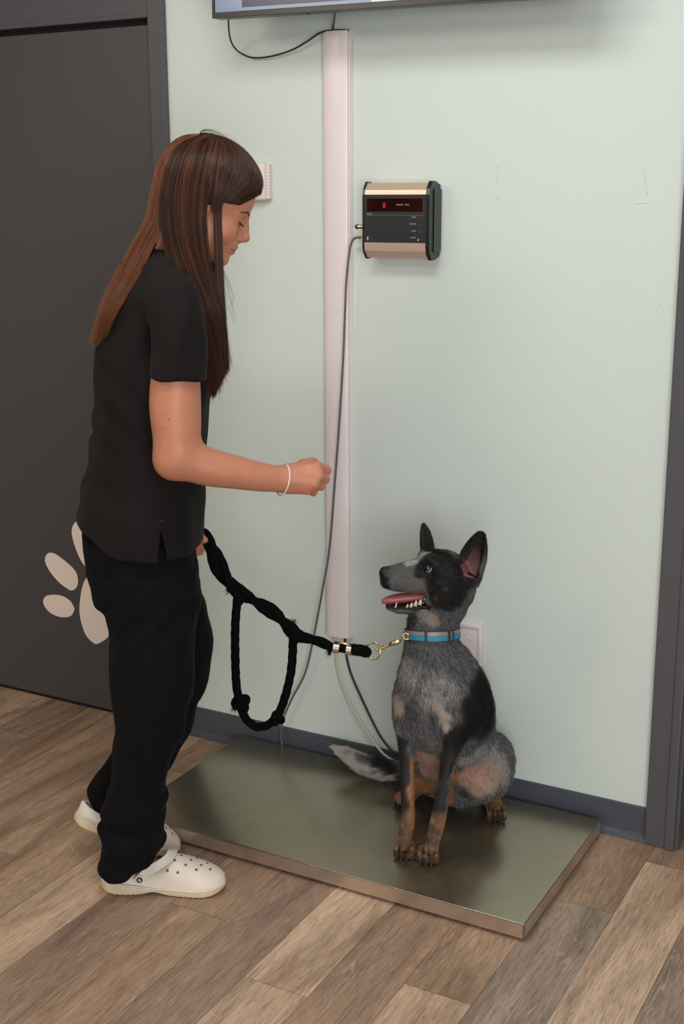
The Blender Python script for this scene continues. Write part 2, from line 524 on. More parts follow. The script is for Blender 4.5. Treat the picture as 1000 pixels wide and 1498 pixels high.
r2 = ramp(fine.outputs['Fac'], [(0.34, (0.50, 0.46, 0.44)), (0.5, (0.97, 0.96, 0.95)), (0.66, (1.36, 1.36, 1.38))])
c2 = mix(c1, r2.outputs[0], 0.85)
gr = noise(mapping(20, 1.6), 1.0, 2, 0.4)                # cathedral grain: contour lines of a stretched noise
mm = N.new('ShaderNodeMath'); mm.operation = 'MULTIPLY'; mm.inputs[1].default_value = 15; Lk.new(gr.outputs['Fac'], mm.inputs[0])
fr = N.new('ShaderNodeMath'); fr.operation = 'FRACT'; Lk.new(mm.outputs[0], fr.inputs[0])
r3 = ramp(fr.outputs[0], [(0.0, (1, 1, 1)), (0.10, (0.0, 0.0, 0.0)), (0.86, (0, 0, 0)), (1.0, (1, 1, 1))])
mask = noise(mapping(6, 1.0), 1.0, 2, 0.3); r4 = ramp(mask.outputs['Fac'], [(0.50, (0, 0, 0)), (0.64, (1, 1, 1))])
brk = noise(mapping(120, 26), 1.0, 3); r5 = ramp(brk.outputs['Fac'], [(0.42, (0, 0, 0)), (0.56, (1, 1, 1))])
mk = mix(mix(r3.outputs[0], r4.outputs[0], 1.0), r5.outputs[0], 1.0)
sc_ = N.new('ShaderNodeMath'); sc_.operation = 'MULTIPLY'; sc_.inputs[1].default_value = 0.75
Lk.new(mk, sc_.inputs[0])
c3 = mix(c2, (0.62, 0.54, 0.46), sc_.outputs[0], 'MIX')  # pale limed grain lines
kn = N.new('ShaderNodeTexVoronoi'); kn.inputs['Scale'].default_value = 1.0; Lk.new(mapping(5.2, 1.7).outputs[0], kn.inputs['Vector'])
r6 = ramp(kn.outputs['Distance'], [(0.02, (0.50, 0.45, 0.42)), (0.10, (1, 1, 1))])
c4 = mix(c3, r6.outputs[0], 0.8)
Lk.new(c4, bs.inputs['Base Color'])
bp = N.new('ShaderNodeBump'); bp.inputs['Strength'].default_value = 0.25; bp.inputs['Distance'].default_value = 0.001
Lk.new(fine.outputs['Fac'], bp.inputs['Height']); Lk.new(bp.outputs[0], bs.inputs['Normal'])
floor = link('floor', fl_me, m, kind='structure')
w = MB(); w.box(-3.3, 3.0, -4.4, 0.5, -0.06, -0.0015); w.build('floor_base', M_BLACKGAP, kind='structure')
# skirting with a small cove foot
b = MB(); x0, x1 = XD, XT
prof = [(0, 0.0915), (-0.003, 0.0915), (-0.0045, 0.089), (-0.0045, 0.018), (-0.008, 0.009), (-0.016, 0.0035), (-0.017, 0.0), (0, 0)]
b.prism([(x0, y, z) for y, z in prof], (x1 - x0, 0, 0)); b.build('baseboard_back', M_BASE, kind='structure')

# left: charcoal door with its frame
dl = -2.3
b = MB(); b.box(dl, XD - 0.052, 0.004, 0.045, 0.012, 2.023, 0.002); door1 = b.build('door_1', M_DARK, kind='structure')
b = MB(); b.box(dl, XD - 0.052, 0.010, 0.05, 0.0, 0.016); b.build('door_gap', M_BLACKGAP, door1)
b = MB(); b.box(XD - 0.050, XD, -0.016, 0.05, 0, 2.7, 0.003)
b.box(XD - 0.013, XD + 0.001, -0.018, 0.0, 0, 2.7, 0.0015)
b.box(dl, XD - 0.05, -0.003, 0.05, 2.040, 2.7, 0.002); b.box(dl, XD - 0.05, -0.008, 0.0, 2.040, 2.052, 0.002); b.build('trim_left', M_DARK2, kind='structure')
b = MB(); b.box(dl, XD - 0.04, 0.03, 0.06, 0.0, 2.7); b.build('door_backing', M_BLACKGAP, door1)
# right: frame of an opening, its reveal, a dark door leaf beyond
b = MB(); b.box(XT, XT + 0.062, -0.020, 0.0, 0, 2.7, 0.003); b.box(XT + 0.050, XT + 0.074, -0.026, 0.0, 0, 2.7, 0.004)
b.box(XT + 0.060, XT + 0.082, -0.012, 0.16, 0, 2.7, 0.003); b.build('trim_right', M_DARK2, kind='structure')
b = MB(); b.box(XT + 0.08, 1.8, 0.10, 0.14, 0, 2.1, 0.002); b.build('door_2', M_DARK, kind='structure')

# paw print sticker on the door (thin vinyl, cut shapes)
M_DECAL = mat('cream_vinyl', s2l(244, 226, 213), 0.5)
def cr3(pts): return [(x * 0.26, y * 0.26 + 740) for x, y in pts]
pads = [cr3([(253, 300), (266, 270), (290, 264), (322, 277), (385, 326), (424, 368), (438, 410), (437, 442), (425, 465), (403, 476), (380, 466), (330, 428), (288, 378), (262, 335)]),
        cr3([(243, 540), (258, 509), (300, 500), (350, 507), (392, 532), (414, 566), (417, 588), (397, 620), (345, 626), (292, 607), (260, 578)]),
        cr3([(450, 540), (460, 470), (480, 415), (520, 385), (590, 400), (660, 450), (740, 560), (760, 640), (740, 700), (680, 700), (620, 700), (606, 740), (550, 776), (518, 765), (480, 720), (455, 645), (447, 585)]),
        cr3([(408, 118), (404, 150), (412, 195), (440, 275), (475, 335), (520, 370), (560, 350), (570, 290), (550, 210), (510, 130), (460, 90), (425, 92)]),
        cr3([(640, 190), (620, 260), (630, 340), (680, 390), (740, 380), (760, 300), (740, 220), (690, 170)])]
b = MB()
for pd in pads:
    q = spline([aty(u, v, 0.0035) for u, v in pd], 60, closed=True)
    b.prism(q, (0, -0.0006, 0))
    # the sticker sits on the door skin
for v in b.bm.verts: pass
o = b.build('paw_print_sticker', M_DECAL)
tag(o, 'large cream paw print sticker on the charcoal door behind the woman', 'sticker')
# ================================================================== THINGS ON THE WALL AND FLOOR
M_WPL = mat('white_plastic', s2l(226, 214, 214), 0.35)
M_BLK = mat('black_plastic', (0.018, 0.018, 0.02), 0.35)
M_STEEL = None
# cable raceway
rc = empty('cable_raceway', (-0.225, 0, 0.401), 0, 'tall white plastic cable raceway on the green wall below the television', 'cable raceway')
b = MB(); hw = 0.0385; Lh = 1.57
prof = [(-hw, 0), (-hw, -0.010), (-hw + 0.003, -0.0145), (-hw + 0.010, -0.018), (-0.012, -0.0215), (0.012, -0.0215), (hw - 0.010, -0.018), (hw - 0.004, -0.0145), (hw - 0.003, -0.012), (hw - 0.003, 0)]
b.prism([(x, y, 0) for x, y in prof], (0, 0, Lh)); b.build('cover', M_WPL, rc, smooth=True, auto=35)
b = MB(); b.box(hw - 0.003, hw + 0.0025, -0.006, 0, 0, Lh, 0.001); b.box(hw - 0.002, hw + 0.0015, -0.012, -0.006, 0.0, Lh, 0.0005); b.build('base_channel', M_WPL, rc)

# television
tvr = math.radians(-0.76)
tv = empty('television', (0, -0.06, 2.02), 0, 'black flat television high on the wall, only its lower edge showing', 'television')
A = aty(312, 27.5, -0.17); tv.location = A; tv.rotation_euler = (0, -tvr, 0)
W_, H_, D_ = 0.93, 0.56, 0.035
M_TVB = mat('television_bezel', (0.012, 0.012, 0.013), 0.3)
M_SCR = mat('television_screen', (0.02, 0.02, 0.02), 0.15, emis=((0.34, 0.42, 0.60), 0.62))
b = MB(); b.box(0, W_, 0, D_, 0, H_, 0.003); b.box(0.2, W_ - 0.2, D_, 0.06, 0.10, 0.40, 0.01); b.box(0.4, 0.6, 0.05, 0.168, 0.18, 0.34, 0.004); b.build('casing', M_TVB, tv)
b = MB(); b.box(0, W_, -0.006, 0.001, 0, 0.013, 0.001); b.box(0, W_, -0.006, 0.001, H_ - 0.008, H_, 0.001)
b.box(0, 0.007, -0.006, 0.001, 0.0125, H_ - 0.0075, 0.001); b.box(W_ - 0.007, W_, -0.006, 0.001, 0.0125, H_ - 0.0075, 0.001); b.build('bezel', M_TVB, tv)
b = MB(); b.box(0.0075, W_ - 0.0075, -0.003, -0.001, 0.0135, H_ - 0.0085); sc_o = b.build('screen', M_SCR, tv)
b = MB(); b.box(0.085, 0.42, -0.0036, -0.003, 0.021, 0.30); b.build('screen_panel', mat('screen_navy', (0.01, 0.01, 0.02), 0.2, emis=((0.008, 0.015, 0.10), 0.6)), sc_o)
b = MB(); b.box(0.435, 0.50, -0.0036, -0.003, 0.014, 0.0175); b.build('screen_caption', mat('screen_white', (0.3, 0.3, 0.3), 0.2, emis=((0.7, 0.7, 0.7), 0.5)), sc_o)
b = MB(); b.box(0.255, 0.262, 0.01, 0.02, -0.0015, 0.0, 0); b.build('sensor', M_BLK, tv)

def cable(name, uvy, r, m, label, cat='cable', n=80):
    P = spline([aty(u, v, y) for u, v, y in uvy], n); b = MB(); b.tube(P, r, 8)
    o = b.build(name, m, None, smooth=True); tag(o, label, cat); return o
M_CBLK = mat('black_rubber', (0.012, 0.012, 0.014), 0.45)
M_CGRY = mat('grey_cable_sheath', (0.105, 0.105, 0.105), 0.5)
M_CCRM = mat('cream_cable_sheath', s2l(200, 188, 168), 0.45)
cable('television_cable', [(335, 10, -.120), (334, 33, -.10), (337, 58, -.05), (347, 74, -.02), (367, 84, -.015), (393, 83, -.012), (425, 74, -.014), (450, 60, -.018), (466, 49, -.022), (480, 45, -.016), (500, 44, -.014), (511, 45, -.010)], 0.0022, M_CBLK,
      'thin black cable looping from the television to the raceway top')
cable('power_cord', [(491, -8, -.11), (489, 25, -.05), (487, 40, -.012), (487, 52, -.006)], 0.0028, M_CGRY, 'short grey cord dropping from the television straight into the raceway')
cable('scale_cable', [(527, 347.5, -.030), (520, 348, -.030), (514, 355, -.032), (510, 375, -.034), (506, 420, -.034), (502, 520, -.034), (496, 620, -.034), (490, 700, -.032), (482, 800, -.030), (472, 860, -.028), (458, 935, -.022), (446, 985, -.020), (428, 1020, -.021), (414, 1052, -.023), (411, 1076, -.023), (413, 1094, -.023)],
      0.0030, M_CGRY, 'long grey cable hanging from the scale display down to the platform', n=160)
cable('cream_cable', [(489, 925, -.010), (491, 950, -.012), (495, 985, -.012), (512, 1030, -.014), (535, 1068, -.018), (556, 1098, -.024), (574, 1112, -.038), (592, 1117, -.040), (612, 1126, -.038), (640, 1150, -.030)], 0.0036, M_CCRM,
      'cream cable running from the raceway bottom behind the dog')
cable('black_cable', [(504, 925, -.010), (506, 955, -.012), (513, 985, -.012), (528, 1020, -.013), (543, 1052, -.014), (558, 1080, -.020), (574, 1099, -.028), (590, 1108, -.028), (605, 1120, -.026), (616, 1148, -.020)], 0.0033, M_CBLK,
      'black cable running from the raceway bottom behind the dog')

# scale display on the wall
mt = empty('scale_display', (-0.118, 0, 1.428), 0, 'wall mounted digital scale display with red zero, bronze bands and black end caps', 'scale display')
M_BRZ = mat('brushed_bronze_panel', s2l(212, 186, 166), 0.33, 0.35, bump=(300, 0.05, 0.001))
M_FACE = mat('dark_grey_faceplate', (0.022, 0.023, 0.025), 0.4)
M_CAP = mat('black_end_cap', (0.013, 0.014, 0.016), 0.3)
Wm, Hm = 0.168, 0.182; zc = Hm / 2
def oct_(s, dz=0.0):
    return [(-0.002, -0.082 * s), (-0.030, -0.091 * s), (-0.046, -0.091 * s), (-0.060, -0.074 * s), (-0.063, -0.060 * s), (-0.063, 0.060 * s), (-0.060, 0.074 * s), (-0.046, 0.091 * s), (-0.030, 0.091 * s), (-0.002, 0.082 * s)]
b = MB(); b.prism([(0, y, z + zc) for y, z in oct_(0.985)], (Wm, 0, 0)); b.build('housing', M_BRZ, mt, smooth=True, auto=14)
b = MB(); b.prism([(-0.0045, y - 0.001 if y < -0.01 else y, z + zc) for y, z in oct_(1.02)], (0.005, 0, 0))
b.build('end_cap', M_CAP, mt); b = MB(); b.prism([(Wm - 0.0005, y - 0.0015 if y < -0.01 else y, z + zc) for y, z in oct_(1.03)], (0.010, 0, 0))
b.box(Wm + 0.009, Wm + 0.014, -0.040, -0.003, 0.016, Hm - 0.016, 0.002); b.build('end_cap', M_CAP, mt)
b = MB(); b.box(0.0, Wm, -0.0645, -0.062, zc - 0.052, zc + 0.062, 0.0006); face = b.build('faceplate', M_FACE, mt)
b = MB(); b.box(0.008, Wm - 0.008, -0.0652, -0.0644, zc + 0.022, zc + 0.053, 0.0004); win = b.build('display_window', mat('dark_red_window', (0.018, 0.003, 0.003), 0.12), face)
M_RED = mat('red_led', (0.2, 0, 0), 0.4, emis=((1.0, 0.03, 0.02), 0.85))
b = MB(); x, z, s = 0.054, zc + 0.032, 0.0085       # a seven segment zero
for (ax, az, bx, bz) in ((0, 0, s * .5, 0), (0, 0, 0, s * .55), (0, s * .55, 0, s * 1.1), (s * .5, 0, s * .5, s * .55), (s * .5, s * .55, s * .5, s * 1.1), (0, s * 1.1, s * .5, s * 1.1)):
    b.box(x + min(ax, bx) - .0006, x + max(ax, bx) + .0006, -0.0660, -0.0652, z + min(az, bz) - .0006, z + max(az, bz) + .0006)
b.build('digit', M_RED, win)
def text(body, x, z, size, m, parent, y=-0.0650, align='LEFT', ext=0.0001):
    cu = bpy.data.curves.new('lettering', 'FONT'); cu.body = body; cu.size = size; cu.align_x = align; cu.extrude = ext
    t = bpy.data.objects.new('lettering_curve', cu); SC.collection.objects.link(t)
    bpy.context.view_layer.update()
    me = bpy.data.meshes.new_from_object(t.evaluated_get(bpy.context.evaluated_depsgraph_get()))
    bpy.data.objects.remove(t)
    o = link('lettering', me, m, parent); o.location = (x, y, z); o.rotation_euler = (math.pi / 2, 0, 0); return o
M_TXT = mat('pale_print', (0.42, 0.42, 0.42), 0.5)
M_TXT2 = mat('dim_print', (0.10, 0.10, 0.10), 0.5)
text('POUNDS', 0.089, zc + 0.0365, 0.0045, M_TXT, win, -0.0654); text('KILOS', 0.112, zc + 0.0365, 0.0045, M_TXT, win, -0.0654)
for s_, dz in (('ZERO', 0.0075), ('POUNDS', -0.0085), ('KILOS', -0.025), ('ON/OFF', -0.041)):
    text(s_, 0.1425, zc + dz, 0.0044, M_TXT, face, align='RIGHT')
b = MB(); b.box(0.008, Wm - 0.006, -0.0649, -0.0644, zc + 0.0128, zc + 0.0137); b.build('trim_line', mat('blue_grey_line', (0.10, 0.15, 0.17), 0.4), face)
b = MB(); b.box(0.009, 0.0125, -0.0650, -0.0644, zc - 0.047, zc - 0.0385); b.build('maker_mark', M_TXT, face)
text('SCALE', 0.0075, zc + 0.0145, 0.0052, M_TXT, face); text('SYSTEMS', 0.0145, zc - 0.0415, 0.0026, M_TXT2, face); text('WEIGHING', 0.0145, zc - 0.0455, 0.0026, M_TXT2, face)
M_BTN = mat('rubber_button', (0.028, 0.028, 0.03), 0.5)
for i in range(4):
    b = MB(); zz = zc + 0.006 - 0.0163 * i; b.box(0.147, 0.1565, -0.0653, -0.0644, zz - 0.004, zz + 0.004, 0.0003); bt = b.build('button', M_BTN, face)
b = MB(); b.box(0.1475, 0.1495, -0.0656, -0.0653, zc - 0.0475, zc - 0.0425); b.build('power_symbol', mat('white_print', (0.6, 0.6, 0.6), 0.4), bt)
M_NI = mat('nickel', (0.62, 0.58, 0.50), 0.25, 1.0)
M_BRS = mat('brass', (0.62, 0.46, 0.22), 0.25, 1.0)
for zz, L, nm in ((0.075, 0.036, 1), (0.049, 0.016, 0)):
    b = MB(); b.cyl((-0.004, -0.03, zz), (-0.020 if nm else -0.012, -0.03, zz), 0.0075 if nm else 0.0062); b.cyl((-0.012, -0.03, zz), (-L, -0.03, zz), 0.0048)
    pl = b.build('plug', M_BRS, mt, smooth=True, auto=40)
    b = MB(); b.cyl((-L + 0.004 + nm * .008, -0.03, zz), (-L + 0.002, -0.03, zz), 0.0056); b.build('plug_collar', M_NI, pl, smooth=True, auto=40)
    if nm: b = MB(); b.sphere((-L - 0.001, -0.03, zz), 0.0062); b.build('plug_tip', M_BLK, pl, smooth=True)

# thermostat behind the woman's head
th = empty('thermostat', (-0.42, 0, 1.568), 0, 'white ribbed wall thermostat just behind the face of the woman', 'thermostat')
b = MB(); b.box(-0.125, -0.010, -0.026, 0, 0.0, 0.093, 0.006, 3); th_b = b.build('housing', mat('warm_white_plastic', s2l(228, 212, 200), 0.4), th, smooth=True, auto=40)
b = MB()
for i in range(11): b.box(-0.014, -0.0015, -0.015, -0.002, 0.004 + i * 0.0082, 0.004 + i * 0.0082 + 0.0052, 0.002)
b.box(-0.016, -0.003, -0.014, 0.0, 0.003, 0.090, 0.002); b.build('vent_grille', M_WPL, th, smooth=True, auto=40)
b = MB(); b.box(-0.060, -0.028, -0.0266, -0.0255, 0.0600, 0.0612); b.build('pointer', mat('grey_print', (0.15, 0.13, 0.14), 0.5), th)

# wall plate behind the dog
wp = empty('wall_plate', (0.200, 0, 0.385), 0, 'white wall plate low on the wall behind the neck of the dog', 'wall plate')
b = MB(); fr_ = 0.012
for q in ((-0.116, 0, 0, fr_), (-0.116, 0, 0.116 - fr_, 0.116), (-0.116, -0.116 + fr_, fr_ - .002, 0.116 - fr_ + .002), (-fr_, 0, fr_ - .002, 0.116 - fr_ + .002)):
    b.box(q[0], q[1], -0.013, 0, q[2], q[3], 0.0025)
b.build('frame', M_WPL, wp, smooth=True, auto=40)
b = MB(); b.box(-0.116 + fr_ - .001, -fr_ + .001, -0.008, -0.001, fr_ - .001, 0.116 - fr_ + .001, 0.001); ins = b.build('insert', M_WPL, wp)
b = MB(); b.tube([(-0.035 + 0.011 * math.cos(a), -0.0085, 0.080 + 0.009 * math.sin(a)) for a in np.linspace(0, 6.283, 25)[:-1]], 0.0012, 6, closed=True); b.build('socket_rim', M_WPL, ins, smooth=True)

# floor scale platform
pf = empty('floor_scale', (0, 0, 0), 0, 'low stainless steel weighing platform on the floor, the dog sitting on it', 'weighing platform')
m = bpy.data.materials.new('brushed_stainless'); m.use_nodes = True; nt = m.node_tree; N = nt.nodes; Lk = nt.links; bs = N['Principled BSDF']
bs.inputs['Metallic'].default_value = 0.92; bs.inputs['Anisotropic'].default_value = 0.4
tc = N.new('ShaderNodeTexCoord'); mp = N.new('ShaderNodeMapping'); mp.inputs['Scale'].default_value = (3, 240, 240); Lk.new(tc.outputs['Object'], mp.inputs[0])
n1 = N.new('ShaderNodeTexNoise'); n1.inputs['Scale'].default_value = 1; n1.inputs['Detail'].default_value = 5; Lk.new(mp.outputs[0], n1.inputs['Vector'])
n2 = N.new('ShaderNodeTexNoise'); n2.inputs['Scale'].default_value = 9; n2.inputs['Detail'].default_value = 6; n2.inputs['Distortion'].default_value = 1; Lk.new(tc.outputs['Object'], n2.inputs['Vector'])
r = N.new('ShaderNodeValToRGB'); r.color_ramp.elements[0].color = (0.385, 0.345, 0.255, 1); r.color_ramp.elements[1].color = (0.43, 0.39, 0.295, 1)
r.color_ramp.elements[0].position = 0.3; r.color_ramp.elements[1].position = 0.7; Lk.new(n2.outputs['Fac'], r.inputs[0]); Lk.new(r.outputs[0], bs.inputs['Base Color'])
mr = N.new('ShaderNodeMapRange'); mr.inputs[3].default_value = 0.21; mr.inputs[4].default_value = 0.31; Lk.new(n2.outputs['Fac'], mr.inputs[0]); Lk.new(mr.outputs[0], bs.inputs['Roughness'])
bp = N.new('ShaderNodeBump'); bp.inputs['Strength'].default_value = 0.06; bp.inputs['Distance'].default_value = 0.001; Lk.new(n1.outputs['Fac'], bp.inputs['Height']); Lk.new(bp.outputs[0], bs.inputs['Normal'])
M_STEEL = m
PX0, PX1, PY0, PY1, PZ = -0.541, 0.5414, -0.571, -0.030, 0.0455
b = MB(); b.box(PX0, PX1, PY0, PY1, PZ - 0.005, PZ, 0.0018, 3); top = b.build('top_plate', M_STEEL, pf, smooth=True, auto=50)
M_SKIRT = mat('brushed_steel_edge', (0.66, 0.56, 0.48), 0.38, 0.92, bump=(150, 0.05, 0.001), noise=(14, 0.18))
b = MB(); zb = 0.0095
b.box(PX0, PX1, PY0, PY0 + 0.003, zb, PZ - 0.0025, 0.0008); b.box(PX0, PX1, PY1 - 0.003, PY1, zb, PZ - 0.0025, 0.0008)
b.box(PX0, PX0 + 0.003, PY0, PY1, zb, PZ - 0.0025, 0.0008); b.box(PX1 - 0.003, PX1, PY0, PY1, zb, PZ - 0.0025, 0.0008); b.build('skirt', M_SKIRT, pf)
for sx in (PX0 + 0.05, PX1 - 0.03):
    for sy in (PY0 + 0.035, PY1 - 0.05):
        b = MB(); b.cyl((sx, sy, 0), (sx, sy, 0.014), 0.017, 0.015); b.cyl((sx, sy, 0.013), (sx, sy, PZ - 0.006), 0.006); b.build('rubber_foot', M_CBLK, pf, smooth=True, auto=40)
# ================================================================== THE WOMAN
EX = np.array([0.80, 0.60, 0.0]); EY = np.array([-0.60, 0.80, 0.0])
_p = atplane(215, 830, EY * -0.32, EY)
WO = np.array([_p[0], _p[1], 0.0])                # ground point under the hips
woman = empty('person', tuple(WO), math.atan2(0.6, 0.8),
              'woman in black scrubs with long brown hair looking down, fist held out towards the dog', 'person')


def w(u, v, yl):
    """point seen at u, v lying yl metres to her left of her middle plane, in her own axes"""
    q = atplane(u, v, WO + EY * yl, EY) - WO
    return np.array([q @ EX, q @ EY, q[2]])


# ---- head frame: x forward, y to her left, z up, origin at the bridge of the nose
HO = w(361, 321, -0.005)
hp_ = math.radians(25); hyaw = math.radians(-3)
def rotm(ax, a):
    return np.array(Matrix.Rotation(a, 3, ax))
HR = rotm('Z', hyaw) @ rotm('Y', hp_)             # columns: head axes in her frame
HR = HR
h = lambda x, y, z: HO + HR @ np.array([x, y, z])
to_head = lambda P: (P - HO) @ HR

S = Solid()
# cranium and face
S.ell(h(-0.098, 0, 0.030), (0.094, 0.072, 0.086), 0.01, R=HR)
S.ell(h(-0.056, 0, 0.024), (0.054, 0.062, 0.056), 0.02, R=HR)
S.ell(h(-0.058, 0, -0.035), (0.056, 0.057, 0.070), 0.02, R=HR)
for s in (-1, 1):
    S.ell(h(-0.037, s * 0.034, -0.040), (0.024, 0.022, 0.026), 0.015, R=HR)
    S.cap(h(-0.090, s * 0.050, -0.064), h(-0.026, s * 0.014, -0.100), 0.017, 0.0125, 0.02)
    S.cap(h(-0.012, s * 0.010, 0.006), h(-0.026, s * 0.042, 0.004), 0.0085, 0.007, 0.012)
S.ell(h(-0.030, 0, -0.085), (0.026, 0.026, 0.022), 0.015, R=HR)
S.ell(h(-0.0145, 0, -0.1015), (0.0135, 0.017, 0.0125), 0.012, R=HR)      # chin
for s in (-1, 1): S.ell(h(-0.004, s * 0.031, -0.007), (0.0125, 0.0155, 0.0095), 0.010, 's', R=HR)   # eye sockets
S.ell(h(-0.015, 0, -0.066), (0.019, 0.024, 0.017), 0.012, R=HR)          # muzzle
# nose
S.cap(h(-0.012, 0, -0.004), h(-0.004, 0, -0.040), 0.0115, 0.0145, 0.008)
S.chain([(h(-0.006, 0, 0.004), 0.0075), (h(0.0035, 0, -0.016), 0.0062), (h(0.0125, 0, -0.032), 0.0068)], 0.008)
S.ell(h(0.0145, 0, -0.0385), (0.0085, 0.0085, 0.0075), 0.006, R=HR)
for s in (-1, 1):
    S.ell(h(0.004, s * 0.0095, -0.0430), (0.0088, 0.0062, 0.0062), 0.005, R=HR)
S.cap(h(0.012, 0, -0.043), h(-0.001, 0, -0.052), 0.0042, 0.005, 0.005)   # columella
for s in (-1, 1): S.ell(h(0.007, s * 0.0058, -0.0492), (0.0045, 0.0026, 0.0022), 0.002, 's', R=HR)
# lips
S.cap(h(-0.014, -0.021, -0.0705), h(0.0005, -0.004, -0.0650), 0.0028, 0.0052, 0.006)
S.cap(h(-0.014, 0.021, -0.0705), h(0.0005, 0.004, -0.0650), 0.0028, 0.0052, 0.006)
S.cap(h(-0.014, -0.019, -0.0725), h(-0.0025, 0, -0.0765), 0.0026, 0.0056, 0.005)
S.cap(h(-0.014, 0.019, -0.0725), h(-0.0025, 0, -0.0765), 0.0026, 0.0056, 0.005)
for s in (-1, 1): S.cap(h(0.0065, 0, -0.0708), h(-0.013, s * 0.024, -0.0718), 0.0012, 0.0010, 0.0022, 's')
# lids, eyes cast down
for s in (-1, 1):
    S.ell(h(-0.0215, s * 0.031, -0.0065), (0.0132, 0.0150, 0.0125), 0.005, R=HR)
    S.cap(h(-0.0098, s * 0.024, -0.0128), h(-0.0125, s * 0.042, -0.0115), 0.0010, 0.0010, 0.0018, 's')
# ears
for s in (-1, 1):
    S.ell(h(-0.098, s * 0.069, -0.022), (0.019, 0.008, 0.031), 0.006, R=HR)
    S.ell(h(-0.094, s * 0.078, -0.020), (0.011, 0.006, 0.020), 0.004, 's', R=HR)
# neck, trunk and legs (all under the clothes)
neck0, neck1 = h(-0.100, 0, -0.080), w(246, 400, 0)
S.limb([(neck0, 0.052), (0.5 * neck0 + 0.5 * neck1, 0.051), (neck1, 0.050)], 0.03)
S.limb([(w(236, 415, 0.0), 0.045), (w(222, 470, 0), 0.085), (w(218, 560, 0), 0.100), (w(215, 660, 0), 0.084), (w(207, 760, 0), 0.088), (w(212, 830, 0), 0.085)], 0.03, ys=1.35)
for s in (-1, 1): S.cap(w(232, 428, 0), w(240, 440, 0.145 * s), 0.042, 0.036, 0.02)
hipN, kneeN, ankN = w(215, 850, -0.09), w(222, 1010, -0.10), w(196, 1215, -0.10)
hipF, kneeF, ankF = w(215, 850, 0.09), w(258, 985, 0.09), w(158, 1158, 0.085)
for a, b_, c in ((hipN, kneeN, ankN), (hipF, kneeF, ankF)):
    S.limb([(a, 0.072), (0.5 * (a + b_), 0.062), (b_, 0.047), (0.6 * b_ + 0.4 * c, 0.036), (c, 0.027)], 0.01)
    S.chain([(c, 0.030), (c + np.array([-.012, 0, -.040]), 0.024)], 0.02)
# near arm
sh = w(258, 440, -0.178); el = w(256, 668, -0.215); wr = w(413, 701, -0.185)
S.limb([(sh, 0.037), (w(258, 490, -0.190), 0.0440), (w(257, 540, -0.198), 0.0490), (w(256, 590, -0.205), 0.0535), (w(258, 635, -0.212), 0.0500), (el, 0.0430)], 0.02)
S.ell(w(248, 677, -0.215), (0.026, 0.032, 0.028), 0.02)
S.limb([(w(262, 668, -0.214), 0.0430), (w(300, 682, -0.212), 0.0405), (w(345, 691, -0.205), 0.0355), (w(385, 698.5, -0.195), 0.0305), (wr, 0.0270)], 0.025)
# near hand: fist seen from its back, thumb on the far upper side
def hd(u, v, y): return w(u, v, y)
S.limb([(wr, 0.0270), (hd(428, 699, -.182), 0.0265)], 0.01, ys=0.95)
kn = [hd(464, 683, -.190), hd(466, 696, -.204), hd(460, 708, -.206), hd(450, 717, -.198)]      # knuckles index..little
cw = [hd(424, 690, -.180), hd(424, 698, -.188), hd(424, 705, -.188), hd(424, 711, -.182)]
for a, b_, r0, r1 in zip(cw, kn, (.0165, .0175, .0165, .0150), (.0118, .0120, .0112, .0100)): S.cap(a, b_, r0, r1, 0.014)
S.ell(hd(446, 694, -.176), (0.030, 0.016, 0.024), 0.014)
mid = [hd(476, 690, -.172), hd(475, 701, -.186), hd(469, 711, -.188), hd(458, 720, -.180)]
tip = [hd(468, 697, -.152), hd(464, 704, -.164), hd(459, 711, -.166), hd(450, 716, -.162)]
mid[0] = hd(477, 688, -.170)
for q, (a, b_, c, r0) in enumerate(zip(kn, mid, tip, (.0108, .0105, .0098, .0086))):
    S.chain([(a, r0 * 1.06), (b_, r0), (c, r0 * 0.88)], 0.0035)
S.chain([(hd(428, 690, -.160), 0.015), (hd(444, 680, -.146), 0.0125), (hd(457, 676.5, -.146), 0.0105), (hd(468, 684, -.152), 0.0090)], 0.006)   # thumb
# far arm down to the leash hand
shF = w(238, 440, 0.165); elF = w(226, 640, 0.215); wrF = w(268, 785, 0.125)
S.limb([(shF, 0.040), (0.5 * (shF + elF), 0.043), (elF, 0.036), (0.6 * elF + 0.4 * wrF, 0.033), (wrF, 0.024)], 0.012)
def hl(u, v, y): return w(u, v, y)
palm = hl(282, 791, .110)
S.cap(wrF, palm, 0.024, 0.022, 0.015, ys=1.1)
for q, (uu, vv) in enumerate(((291, 782), (290, 790), (288, 798), (285, 805))):
    S.chain([(hl(286, 785 + q * 6, .124), 0.0105), (hl(uu + 5, vv, .112), 0.0096), (hl(uu + 7, vv + 2, .094), 0.0088), (hl(uu + 1, vv + 4, .082), 0.0080)], 0.0035)
S.chain([(hl(280, 786, .092), 0.0125), (hl(291, 786, .080), 0.0100), (hl(299, 790, .074), 0.0086)], 0.006)
V, Q = S.skin(0.0022, 1)

